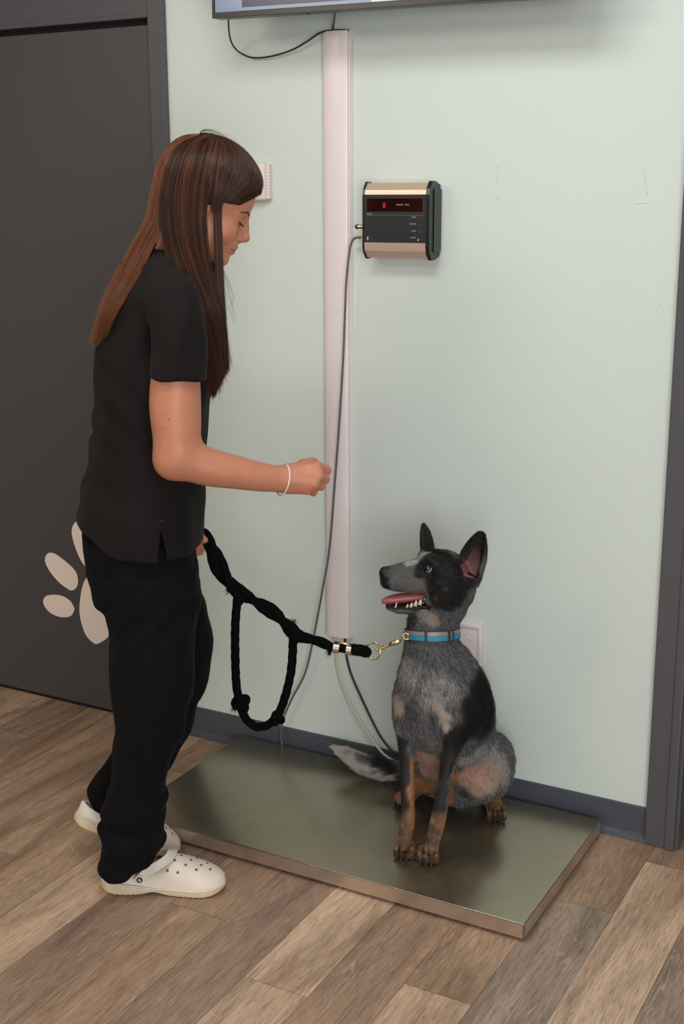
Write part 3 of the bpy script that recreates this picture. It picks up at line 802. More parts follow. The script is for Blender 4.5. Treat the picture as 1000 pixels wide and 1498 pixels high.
# skin tones: lips, brows' shadow side, cheeks, knuckles
Hc = to_head(V)
base = np.array(s2l(186, 124, 97)); C = np.tile(base, (len(V), 1))
C *= (1 + 0.05 * vnoise(V, 60, 1) + 0.03 * vnoise(V, 220, 2))[:, None]
def blob(P, c, r): return np.exp(-(((P - np.array(c)) / np.array(r)) ** 2).sum(1))
def tint(mask, col):
    global C
    C = C * (1 - mask[:, None]) + np.array(col) * mask[:, None]
for s in (-1, 1):
    tint(0.35 * blob(Hc, (-0.018, s * 0.040, -0.040), (0.03, 0.018, 0.016)), s2l(205, 128, 106))
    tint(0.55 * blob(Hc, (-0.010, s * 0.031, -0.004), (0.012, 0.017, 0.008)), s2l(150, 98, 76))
lm = np.clip(1.25 * blob(Hc, (-0.0005, 0, -0.0705), (0.014, 0.0185, 0.0098)) ** 1.0 - 0.35, 0, 1) * (Hc[:, 0] > -0.02)
tint(np.clip(lm * 1.2, 0, 0.85), s2l(158, 82, 76))
ln = (np.abs(Hc[:, 2] + 0.0712) < 0.0012) & (Hc[:, 0] > -0.016) & (np.abs(Hc[:, 1]) < 0.024)
tint(ln * 0.6, s2l(96, 44, 40))
tint(0.5 * blob(Hc, (0.006, 0, -0.044), (0.009, 0.010, 0.005)), s2l(205, 126, 108))
for k_ in kn: tint(0.35 * np.exp(-(((V - k_) / 0.010) ** 2).sum(1)), s2l(206, 130, 108))
for k_ in (w(290, 650, -.26),): tint(0.3 * np.exp(-(((V - k_) / 0.02) ** 2).sum(1)), s2l(190, 125, 98))
tint(0.5 * (np.linalg.norm(V - w(248, 613, -.257), axis=1) < 0.0032), s2l(120, 70, 52))
M_SKIN = mat('skin', (0.5, 0.3, 0.2), 0.48, attr='tint', sss=0.12, spec=0.4, bump=(700, 0.08, 0.0005))
body = link('body', mesh_np('body', V, Q, C), M_SKIN, woman)

# eyelashes and brows
M_BROW = mat('dark_lashes', (0.020, 0.011, 0.008), 0.6)
for s in (-1, 1):
    P, cc = [], []
    for i in range(150):
        t = rng.random(); y = s * (0.0215 + 0.022 * t)
        xs = -0.0085 - 0.0095 * max(0, t - 0.2) ** 1.6; z0 = -0.0122 + 0.0012 * t
        a = h(xs, y, z0); L = rng.uniform(0.005, 0.009)
        P.append([a, h(xs + L * .55, y + s * L * (.1 + .4 * t), z0 - L * .55), h(xs + L, y + s * L * (.15 + .6 * t), z0 - L * .45)]); cc.append((0.015, 0.01, 0.008))
    strands('eyelashes', np.array(P), 0.00035, np.array(cc), M_BROW, woman)
    P, cc = [], []
    for i in range(330):
        t = rng.random(); y = s * (0.011 + 0.037 * t)
        zc_ = 0.0090 + 0.0042 * math.sin(min(1, t * 1.25) * 2.2) - 0.003 * max(0, t - .7) / .3
        z0 = zc_ + rng.normal(0, 0.0011 * (1.15 - t)); xs = 0.0020 - 0.0190 * t ** 1.7
        # settle on the skin
        a = h(xs, y, z0); L = rng.uniform(0.005, 0.009); d = HR @ np.array([-0.15 - 0.3 * t, s * 0.9, 0.25 - 0.5 * t]); d /= np.linalg.norm(d)
        i0 = np.argmin(((V - a) ** 2).sum(1)) if i % 1 == 0 else 0
        a = V[i0] + HR @ np.array([0.0004, 0, 0]); P.append([a, a + d * L * .5 + HR @ np.array([.0006, 0, 0]), a + d * L]); cc.append((0.02, 0.011, 0.008))
    strands('eyebrow', np.array(P), 0.00030, np.array(cc), M_BROW, woman)

# ---- black scrub top
T_ = Solid()
rows = []
for v_, ul, ur, yh in ((398, 190, 262, .100), (420, 166, 285, .150), (450, 150, 305, .168), (490, 138, 315, .172), (540, 134, 313, .170), (600, 133, 303, .162), (650, 131, 300, .156), (700, 123, 300, .165), (750, 113, 298, .182), (790, 107, 293, .190), (835, 110, 289, .190)):
    a = w(ul, v_, 0); b_ = w(ur, v_, 0); rows.append(((a[2] + b_[2]) / 2, (a[0] + b_[0]) / 2, 0, (b_[0] - a[0]) / 2, yh))
T_.loft(rows, 0.02, sq=2.35)
ctr = w(228, 405, 0); T_.ell(ctr, (0.078, 0.105, 0.060), 0.05)
T_.cap(w(225, 398, -.055), w(246, 425, -.150), 0.045, 0.052, 0.05); T_.cap(w(215, 398, .055), w(225, 425, .150), 0.045, 0.050, 0.05)
sl = [(w(253, 440, -.172), 0.062), (w(258, 472, -.188), 0.0625), (w(259, 515, -.198), 0.0640), (w(260, 575, -.205), 0.0645)]
hz = w(260, 556, -.205)[2]
def sleeve(pts, zc_, sgn):
    A_ = Solid().limb(pts, 0.012); x0_ = pts[-1][0][0]
    def f(P):
        d = A_.value(P, 0); return np.maximum(d, (zc_ + 0.0 - 0.05 * (P[:, 0] - x0_)) - P[:, 2])
    lo = np.min([q[0] - q[1] for q in pts], 0); hi = np.max([q[0] + q[1] for q in pts], 0); lo[2] = zc_ - 0.02
    T_.fn(f, lo - .012, hi + .012, 0.014)
sleeve(sl, hz, -1)
sleeve([(w(232, 430, .160), 0.054), (w(235, 500, .182), 0.058), (w(232, 575, .20), 0.060)], hz, 1)
# cut the hems: sleeves, bottom and neckline
bz0, bz1 = w(120, 800, -.12)[2], w(235, 818, -.19)[2]
def hemz(P):
    x = P[:, 0]; a = w(108, 780, -.05)[0]; b_ = w(180, 816, -.19)[0]
    t = np.clip((x - a) / (b_ - a), 0, 1); t = t * t * (3 - 2 * t)
    return (bz0 + 0.028) * (1 - t) + (bz1 - 0.006) * t + 0.0 * x
T_.fn(lambda P: P[:, 2] - hemz(P), (-1, -.5, .4), (1, .5, .95), 0.003, 's')
# side slit
sx = w(236, 790, -.19)[0]; sz = w(236, 765, -.19)[2]
T_.fn(lambda P: np.maximum(np.abs(P[:, 0] - sx) - np.clip((sz - P[:, 2]) * 0.16, -.001, .012), np.abs(P[:, 1] + 0.19) - 0.06), (sx - .02, -.26, .6), (sx + .02, -.12, sz + .003), 0.002, 's')
# neckline
T_.ell(w(238, 384, 0), (0.066, 0.066, 0.050), 0.008, 's')
def folds(P):
    z = P[:, 2]; x = P[:, 0]; y = P[:, 1]
    q = np.stack([x * 1.0 + z * 0.35, y * 1.0, z * 0.45 - x * .2], 1)
    n = 0.0065 * vnoise(q, 9, 3) + 0.0045 * vnoise(q, 21, 4)
    # drag lines from the armpit and at the back waist
    d = (x + 0.06) * 0.7 + (z - 1.05) * 0.7
    n += 0.0035 * np.sin(d * 95 + 2 * vnoise(P, 8, 5)) * np.exp(-((z - 1.12) / 0.10) ** 2) * np.exp(-((x + .07) / .07) ** 2)
    n += 0.0040 * np.sin((z * 1.0 + x * 0.6) * 60) * np.exp(-((z - 0.98) / 0.09) ** 2) * np.exp(-((x + .12) / .06) ** 2)
    n += 0.0035 * np.sin((x * 1.0 - z * 0.35) * 80) * np.exp(-((z - 1.30) / 0.09) ** 2) * (y < -0.10)
    return -n
T_.fn(folds, (-9, -9, -9), (9, 9, 9), 0, 'w')
V2, Q2 = T_.skin(0.0032, 1)
M_CLOTH = mat('black_scrub_cotton', (0.0085, 0.0068, 0.0068), 0.85, bump=(900, 0.15, 0.0006), spec=0.16, sheen=0.02)
M_CLOTH2 = mat('black_trouser_cotton', (0.0045, 0.0043, 0.0052), 0.88, bump=(900, 0.15, 0.0006), spec=0.12, sheen=0.01)
top_ = link('scrub_top', mesh_np('scrub_top', V2, Q2), M_CLOTH, woman)
# stitched bands along hem and sleeve, and the small red tack at the slit
from mathutils.bvhtree import BVHTree
bvT = BVHTree.FromPolygons([tuple(p) for p in V2], [tuple(q) for q in Q2.tolist()])
def on_cloth(p, dirn, out=0.0008, bv=None):
    hit = (bv or bvT).ray_cast(Vector(p) - Vector(dirn) * 0.4, Vector(dirn), 0.8)
    return np.array(hit[0]) - np.array(dirn) * out if hit[0] is not None else np.array(p)
def stitch(uvs, yl, name, parent, bv, r=0.0006, m=None):
    pts = [on_cloth(w(u, v, yl), EYn, 0.0004, bv) for u, v in spline([(a, b_, 0) for a, b_ in uvs], 60)[:, :2]]
    b = MB(); b.tube(pts, r, 5); return b.build(name, m or M_CLOTH, parent, smooth=True)
EYn = np.array([0, 1.0, 0])
stitch([(223, 548), (245, 549), (270, 551), (294, 556)], -.25, 'stitching', top_, bvT)
stitch([(140, 800), (180, 811), (226, 815)], -.2, 'stitching', top_, bvT)
stitch([(246, 800), (262, 801), (284, 800)], -.2, 'stitching', top_, bvT)
stitch([(242, 768), (244, 785), (246, 800)], -.2, 'stitching', top_, bvT)
stitch([(235, 765), (234, 700), (236, 640)], -.2, 'stitching', top_, bvT, 0.0005)
p_ = on_cloth(w(236, 766, -.2), EYn, 0.0010)
b = MB(); b.box(p_[0] - .0055, p_[0] + .0055, p_[1] - .001, p_[1] + .001, p_[2] - .001, p_[2] + .001, 0.0005); b.build('red_tack', mat('dark_red_thread', (0.045, 0.012, 0.014), 0.8), top_)

# ---- black trousers
P_ = Solid()
def wid(vl, ul, ur, yc, ry):
    a = w(ul, vl, yc); b_ = w(ur, vl, yc); return ((a[2] + b_[2]) / 2, (a[0] + b_[0]) / 2, yc, (b_[0] - a[0]) / 2, ry)
P_.loft([wid(775, 118, 285, 0, .165), wid(815, 122, 287, 0, .172), wid(860, 134, 288, 0, .165), wid(900, 160, 284, -.0, .150)], 0.03, sq=2.3)
P_.loft([wid(840, 136, 286, -.085, .088), wid(880, 148, 287, -.088, .092), wid(910, 160, 285, -.09, .094), wid(950, 157, 283, -.095, .095), wid(1000, 157, 280, -.10, .093), wid(1050, 163, 270, -.10, .088),
         wid(1100, 164, 256, -.10, .083), wid(1140, 159, 244, -.10, .080), wid(1175, 153, 242, -.10, .078), wid(1196, 153, 241, -.10, .078), wid(1222, 146, 241, -.10, .080), wid(1245, 141, 238, -.10, .078), wid(1285, 150, 222, -.10, .070)], 0.025, sq=2.2)
# far leg: thigh forward, shin back, heel up
def wm(u, v, y, r): return (w(u, v, y), r)
P_.limb([wm(230, 850, .085, .098), wm(246, 905, .088, .094), wm(258, 950, .09, .089), wm(251, 1005, .09, .083), wm(234, 1060, .088, .075), wm(208, 1105, .088, .068), wm(176, 1138, .086, .055), wm(159, 1153, .086, .049), wm(161, 1165, .086, .046)], 0.02)
# bunching at the cuffs
def tor(c, rx, ry, r, tilt=0.0):
    def f(P):
        q = P - c; z = q[:, 2] - tilt * q[:, 0]
        a = np.sqrt((q[:, 0] / rx) ** 2 + (q[:, 1] / ry) ** 2); return np.sqrt(((a - 1) * min(rx, ry)) ** 2 + z ** 2) - r
    P_.fn(f, c - np.array([rx + r, ry + r, r + abs(tilt) * rx]), c + np.array([rx + r, ry + r, r + abs(tilt) * rx]), 0.018)
tor(w(198, 1178, -.10), .066, .064, .012, 0.22); tor(w(192, 1222, -.10), .070, .066, .012, -0.25)
tor(w(190, 1246, -.10), .070, .066, .012, 0.32)
cz = w(150, 1276, -.10); cz2 = w(238, 1246, -.15)
k_ = (cz2[2] - cz[2]) / (cz2[0] - cz[0])
P_.fn(lambda P: np.maximum(P[:, 2] - (cz[2] + k_ * (P[:, 0] - cz[0])), P[:, 1] + 0.005), (-1, -.4, -.2), (1, 0, .3), 0.003, 's')
def pf_(P):
    z = P[:, 2]; x = P[:, 0]; y = P[:, 1]; q = np.stack([x, y, z * 0.5 + x * .15], 1)
    n = 0.0065 * vnoise(q, 9, 6) + 0.0045 * vnoise(q, 24, 7)
    lowz = np.clip((0.34 - z) / 0.2, 0, 1)
    n += lowz * 0.012 * vnoise(np.stack([x * .5, y * .5, z + 0.25 * x], 1), 26, 8)
    n += 0.0035 * np.sin((x * .9 + z * .35) * 75 + 2 * vnoise(P, 7, 9)) * np.exp(-((z - 0.40) / 0.14) ** 2)
    n += 0.0035 * np.sin((z - x * 1.1) * 70) * np.exp(-((z - 0.68) / 0.06) ** 2)
    return -n
P_.fn(pf_, (-9, -9, -9), (9, 9, 9), 0, 'w')
V3, Q3 = P_.skin(0.0034, 1)
trou = link('trousers', mesh_np('trousers', V3, Q3), M_CLOTH2, woman)
bvP = BVHTree.FromPolygons([tuple(p) for p in V3], [tuple(q) for q in Q3.tolist()])
for nm, pth in (('seam', [(234, 825), (232, 860), (233, 905), (226, 960), (214, 1040), (205, 1110), (200, 1160)]), ('pocket_edge', [(172, 912), (200, 911), (236, 907), (262, 899), (284, 893)]), ('pocket_edge', [(283, 895), (284, 920), (278, 940)])):
    stitch(pth, -.2, nm, trou, bvP, 0.0011, M_CLOTH2)

# ---- bracelet
fo = w(385, 699, -.195); ax_ = (wr - fo) / np.linalg.norm(wr - fo)
bc = w(413.5, 702, -.186); u_ = np.cross(ax_, [0, 1.0, 0]); u_ /= np.linalg.norm(u_); v_ = np.cross(ax_, u_)
ring = [bc + (u_ * math.cos(a) * 0.0335 + v_ * math.sin(a) * 0.0325) + ax_ * 0.004 * math.sin(a + 1.0) for a in np.linspace(0, 2 * math.pi, 72, endpoint=False)]
b = MB(); b.tube(ring, [0.0015 + 0.00035 * (i % 2) for i in range(72)], 8, closed=True)
br = b.build('bracelet', mat('pale_woven_cord', s2l(226, 214, 204), 0.6), None, smooth=True)
for v__ in br.data.vertices: pass
br.parent = woman

# ---- hair: a solid underlayer and thousands of strands over it
HS = Solid()
def hd_(x, y, z, r, k=0.02): HS.ell(h(x, y, z), r, k, R=HR)
hd_(-0.100, 0, 0.036, (0.108, 0.083, 0.096)); hd_(-0.060, 0, 0.052, (0.062, 0.068, 0.050))
hd_(-0.118, 0, -0.020, (0.090, 0.082, 0.085))
# cut away the face
for s in (-1, 1): HS.ell(h(-0.042, s * 0.074, -0.004), (0.036, 0.040, 0.024), 0.006, 's', R=HR)
for s in (-1, 1): HS.ell(h(-0.066, s * 0.086, -0.030), (0.038, 0.048, 0.031), 0.006, 's', R=HR)
HS.ell(h(0.012, 0, -0.060), (0.085, 0.092, 0.117), 0.01, 's', R=HR)
HS.ell(h(-0.020, 0, -0.074), (0.088, 0.100, 0.072), 0.01, 's', R=HR)
HS.ell(h(-0.075, 0, -0.150), (0.075, 0.085, 0.080), 0.02, 's', R=HR)
V4, Q4 = HS.skin(0.003, 2)
M_HAIR = bpy.data.materials.new('brown_hair'); M_HAIR.use_nodes = True; nt = M_HAIR.node_tree; bs = nt.nodes['Principled BSDF']
at = nt.nodes.new('ShaderNodeAttribute'); at.attribute_name = 'tint'; nt.links.new(at.outputs['Color'], bs.inputs['Base Color'])
bs.inputs['Roughness'].default_value = 0.32; bs.inputs['Specular IOR Level'].default_value = 0.30
M_HAIRB = mat('brown_hair_under', (0.016, 0.0085, 0.0065), 0.7, spec=0.2)
hair = link('hair', mesh_np('hair', V4, Q4), M_HAIRB, woman)

HA = np.array(s2l(66, 38, 27)); HB = np.array(s2l(126, 74, 42)); HD = np.array(s2l(36, 22, 18))
def sheet(guides, n, spread, rad=0.00033, cfun=None, K=26, clump=9, name='hair_strands', seed=0, fly=0.0):
    """guides: list of guide curves (arrays of points), strands fill the sheet between neighbours"""
    r = np.random.default_rng(seed); G = np.array([spline(g, K) for g in guides]); m_ = len(G)
    nc = max(1, n // clump); cpos = np.sort(r.random(nc)) * (m_ - 1); paths = []; cols = []
    tt = np.linspace(0, 1, K)
    coff = r.normal(0, 1, (nc, 3)) * spread; cw_ = r.normal(0, 1, (nc, 3, 2))
    cc = r.random(nc)
    for i in range(n):
        c = r.integers(nc); s0 = cpos[c] + r.normal(0, 0.06 * (m_ > 1)); s0 = min(max(s0, 0), m_ - 1 - 1e-6)
        a = int(s0); f = s0 - a; base_ = G[a] * (1 - f) + G[a + 1] * f if m_ > 1 else G[0]
        o = coff[c] + r.normal(0, 1, 3) * spread * 0.35
        wv = (cw_[c, :, 0][None] * np.sin(tt * 5 + c)[:, None] + cw_[c, :, 1][None] * np.sin(tt * 9 + 2 * c)[:, None]) * 0.0013
        grow = (0.25 + 0.75 * np.sin(np.clip(tt * 1.4, 0, 1) * math.pi / 2))[:, None]
        P = base_ + o[None] * grow + wv * tt[:, None] + r.normal(0, 1, 3)[None] * (tt ** 2)[:, None] * (0.0022 + fly)
        L = r.uniform(0.90, 1.0)
        if L < 1: P = np.stack([np.interp(tt * L, tt, P[:, q]) for q in range(3)], 1)
        paths.append(P); cols.append(cfun(s0 / max(1, m_ - 1), cc[c], r))
    PP = np.array(paths); X = PP.reshape(-1, 3); dd = HS.value(X, 0); m__ = dd < 0.003
    if m__.any():
        Y_ = X[m__]; d0_ = dd[m__]; e_ = 0.002
        g_ = np.stack([HS.value(Y_ + np.eye(3)[q] * e_, 0) - d0_ for q in range(3)], 1); g_ /= np.linalg.norm(g_, axis=1)[:, None] + 1e-9
        out = np.repeat(0.0015 + r.random(n) * 0.004, K)[m__]
        X[m__] = Y_ + g_ * np.clip(out - d0_, 0, 0.06)[:, None]
    return strands(name, X.reshape(PP.shape), rad, np.array(cols), M_HAIR, hair, tip=0.35)

def cmix(s_, c, r):
    k = 0.45 * c + 0.55 * r.random(); a = HD * (1 - k) + HA * k
    if c > 0.70: a = a * 0.68 + HB * 0.32
    return a * r.uniform(0.75, 1.25)
def cback(s_, c, r):
    k = 0.6 * c + 0.4 * r.random(); return (HA * (1 - k) + HB * 1.3 * k) * r.uniform(0.7, 1.3)

Y = lambda z: -z
# crown to tips, near side, falling in front of the shoulder
near = [
 [w(300, 197, -.01), w(262, 216, -.055), w(244, 255, -.083), w(238, 300, -.092), w(243, 350, -.098), w(258, 400, -.125), w(284, 450, -.150), w(306, 510, -.135), w(312, 560, -.105)],
 [w(304, 197, -.01), w(272, 214, -.058), w(256, 255, -.087), w(250, 300, -.096), w(256, 350, -.103), w(272, 400, -.130), w(295, 450, -.150), w(311, 510, -.130), w(314, 578, -.100)],
 [w(308, 197, -.01), w(284, 213, -.060), w(270, 255, -.089), w(264, 300, -.098), w(268, 350, -.106), w(284, 400, -.128), w(303, 450, -.142), w(316, 510, -.122), w(309, 584, -.095)],
 [w(311, 198, -.01), w(295, 214, -.060), w(284, 255, -.088), w(279, 300, -.097), w(280, 350, -.104), w(293, 400, -.122), w(308, 450, -.132), w(319, 510, -.115), w(318, 570, -.090)],
 [w(314, 199, -.01), w(305, 216, -.058), w(296, 255, -.085), w(291, 300, -.094), w(291, 350, -.100), w(300, 400, -.115), w(312, 450, -.124), w(322, 510, -.108), w(324, 556, -.085)],
 [w(318, 200, -.01), w(312, 220, -.056), w(301, 258, -.082), w(294, 300, -.090), w(293, 345, -.094), w(301, 400, -.106), w(316, 450, -.112), w(325, 510, -.098), w(329, 545, -.080)],
 [w(322, 201, -.01), w(317, 222, -.055), w(310, 258, -.080), (w(298, 300, -.088)), w(297, 345, -.092), w(304, 400, -.104), w(318, 450, -.108), w(326, 510, -.094), w(330, 540, -.078)]]
sheet(near, 8200, 0.0035, cfun=cmix, seed=1)
sheet([[p + np.array([0, -0.004, 0]) for p in g] for g in near[:5]], 1500, 0.0045, cfun=lambda s_, c, r: cmix(s_, c, r) * (1.12 if c > .5 else .85), seed=2)
# thin lock falling past the cheek
lock = [[w(322, 202, -.01), w(320, 225, -.052), w(315, 258, -.079), w(314, 300, -.082), w(315, 350, -.080), w(318, 420, -.078), w(324, 490, -.078), w(326, 560, -.075)],
        [w(325, 203, -.01), w(324, 228, -.050), w(320, 262, -.075), w(319, 300, -.079), w(320, 350, -.077), w(323, 420, -.075), w(327, 490, -.075), w(330, 540, -.070)],
        [w(327, 204, -.01), w(327, 230, -.050), w(323, 262, -.073), w(323, 300, -.077), w(323, 350, -.075), w(325, 420, -.073), w(329, 480, -.072), w(330, 530, -.070)]]
sheet(lock, 1100, 0.0016, cfun=cmix, seed=3)
# front: swept down from the parting across the temple
front = [
 [w(312, 198, -.006), w(318, 214, -.048), w(319, 242, -.070), w(317, 268, -.080), w(314, 292, -.084), w(312, 312, -.084)],
 [w(316, 198, -.004), w(330, 212, -.040), w(334, 240, -.062), w(330, 266, -.076), w(322, 288, -.080), w(317, 310, -.082)],
 [w(322, 199, -.004), w(343, 215, -.036), w(350, 243, -.058), w(344, 265, -.072), w(332, 281, -.078), w(320, 292, -.081)],
 [w(326, 201, -.004), w(352, 222, -.032), w(362, 246, -.052), w(356, 267, -.066), w(342, 281, -.075), w(323, 291, -.080)],
 [w(330, 203, -.004), w(360, 230, -.026), w(371, 252, -.044), w(366, 268, -.060), w(350, 280, -.071), w(326, 291, -.079)],
 [w(336, 206, -.003), w(366, 238, -.018), w(376, 256, -.034), w(373, 270, -.050), w(358, 280, -.066), w(329, 291, -.077)],
 [w(342, 210, -.002), w(370, 245, -.010), w(378, 262, -.020), w(376, 273, -.034), w(364, 280, -.056), w(334, 291, -.074)]]
sheet(front, 5200, 0.0022, cfun=lambda s_, c, r: cmix(s_, c, r) * 0.8, seed=4)
# back of the head, then down the back
back = [
 [w(300, 197, 0), w(262, 206, -.010), w(236, 240, -.020), w(226, 285, -.030), w(218, 325, -.035), w(190, 375, -.050), w(160, 430, -.060), w(144, 480, -.080), w(137, 505, -.090)],
 [w(300, 197, 0), w(258, 210, -.030), w(236, 245, -.048), w(229, 290, -.058), w(221, 330, -.062), w(196, 378, -.080), w(170, 430, -.100), w(148, 480, -.105), w(140, 503, -.105)],
 [w(300, 197, 0), w(257, 214, -.045), w(238, 250, -.066), w(233, 295, -.076), w(225, 332, -.078), w(204, 375, -.098), w(182, 420, -.128), w(156, 468, -.125), w(144, 498, -.118)],
 [w(300, 197, -.01), w(258, 216, -.052), w(241, 254, -.078), w(237, 298, -.085), w(229, 335, -.086), w(212, 368, -.104), w(194, 405, -.140), w(166, 452, -.145), w(150, 484, -.132)]]
sheet(back, 4200, 0.0035, cfun=cback, seed=5)
far_ = [
 [w(314, 199, .006), w(290, 206, .050), w(270, 240, .082), w(262, 300, .090), w(262, 360, .090), w(280, 420, .110), w(300, 480, .100), w(316, 540, .08)],
 [w(330, 203, .006), w(340, 220, .045), w(335, 250, .070), w(322, 290, .084), w(310, 350, .085), w(306, 420, .095), w(312, 480, .09), w(320, 530, .08)],
 [w(342, 210, .003), w(368, 240, .020), w(378, 262, .035), w(370, 280, .055), w(350, 292, .072), w(325, 315, .082), w(312, 380, .085), w(312, 440, .085)]]
sheet(far_, 2500, 0.004, cfun=cmix, seed=6)
sheet([[w(306, 198, .006), w(262, 206, .030), w(238, 240, .060), w(228, 290, .070), w(222, 335, .070), w(196, 380, .075), w(165, 430, .080), w(150, 470, .075)]], 500, 0.006, cfun=cback, seed=16)
sheet(back, 110, 0.007, rad=0.00022, cfun=cback, seed=17, clump=2, fly=0.008)
sheet(near[:5], 130, 0.009, rad=0.00020, cfun=cmix, seed=18, clump=2, fly=0.008)
# a few loose hairs
fly = [[w(300, 200, -.01), w(285, 196, -.02), w(300, 193, -.03), w(330, 205, -.02), w(348, 218, -.02)], [w(290, 205, -.03), w(300, 193, -.03), w(322, 198, -.03), w(345, 214, -.03), w(352, 224, -.03)]]
sheet(fly, 26, 0.004, rad=0.00022, cfun=cmix, seed=7, fly=0.004)
sheet([[w(326, 380, -.07), w(336, 400, -.07), w(338, 420, -.07), w(329, 430, -.07)], [w(327, 430, -.07), w(332, 450, -.07), w(342, 470, -.07), w(352, 485, -.07)]], 14, 0.003, rad=0.0002, cfun=cback, seed=8, clump=2)

# ---- clogs
M_CLOG = mat('off_white_foam', s2l(226, 214, 200), 0.55, noise=(22, 0.05))
M_CLOGS = mat('worn_cream_sole', s2l(216, 198, 168), 0.6, noise=(30, 0.12))
M_HOLE = mat('hole_shade', s2l(108, 96, 86), 0.8)


def smooth_table(xs, ys):
    q = spline([(x, y, 0) for x, y in zip(xs, ys)], 240); o = np.argsort(q[:, 0]); return q[o, 0], q[o, 1]


TW = smooth_table([-.137, -.130, -.118, -.09, -.04, 0.0, .04, .075, .100, .118, .129, .136, .138], [.004, .017, .028, .0355, .0360, .039, .0475, .0515, .0480, .0385, .0265, .0125, .003])
TH = smooth_table([-.135, -.11, -.06, -.01, .02, .05, .08, .105, .125, .137], [.056, .060, .048, .058, .077, .0715, .060, .0500, .0400, .0270])


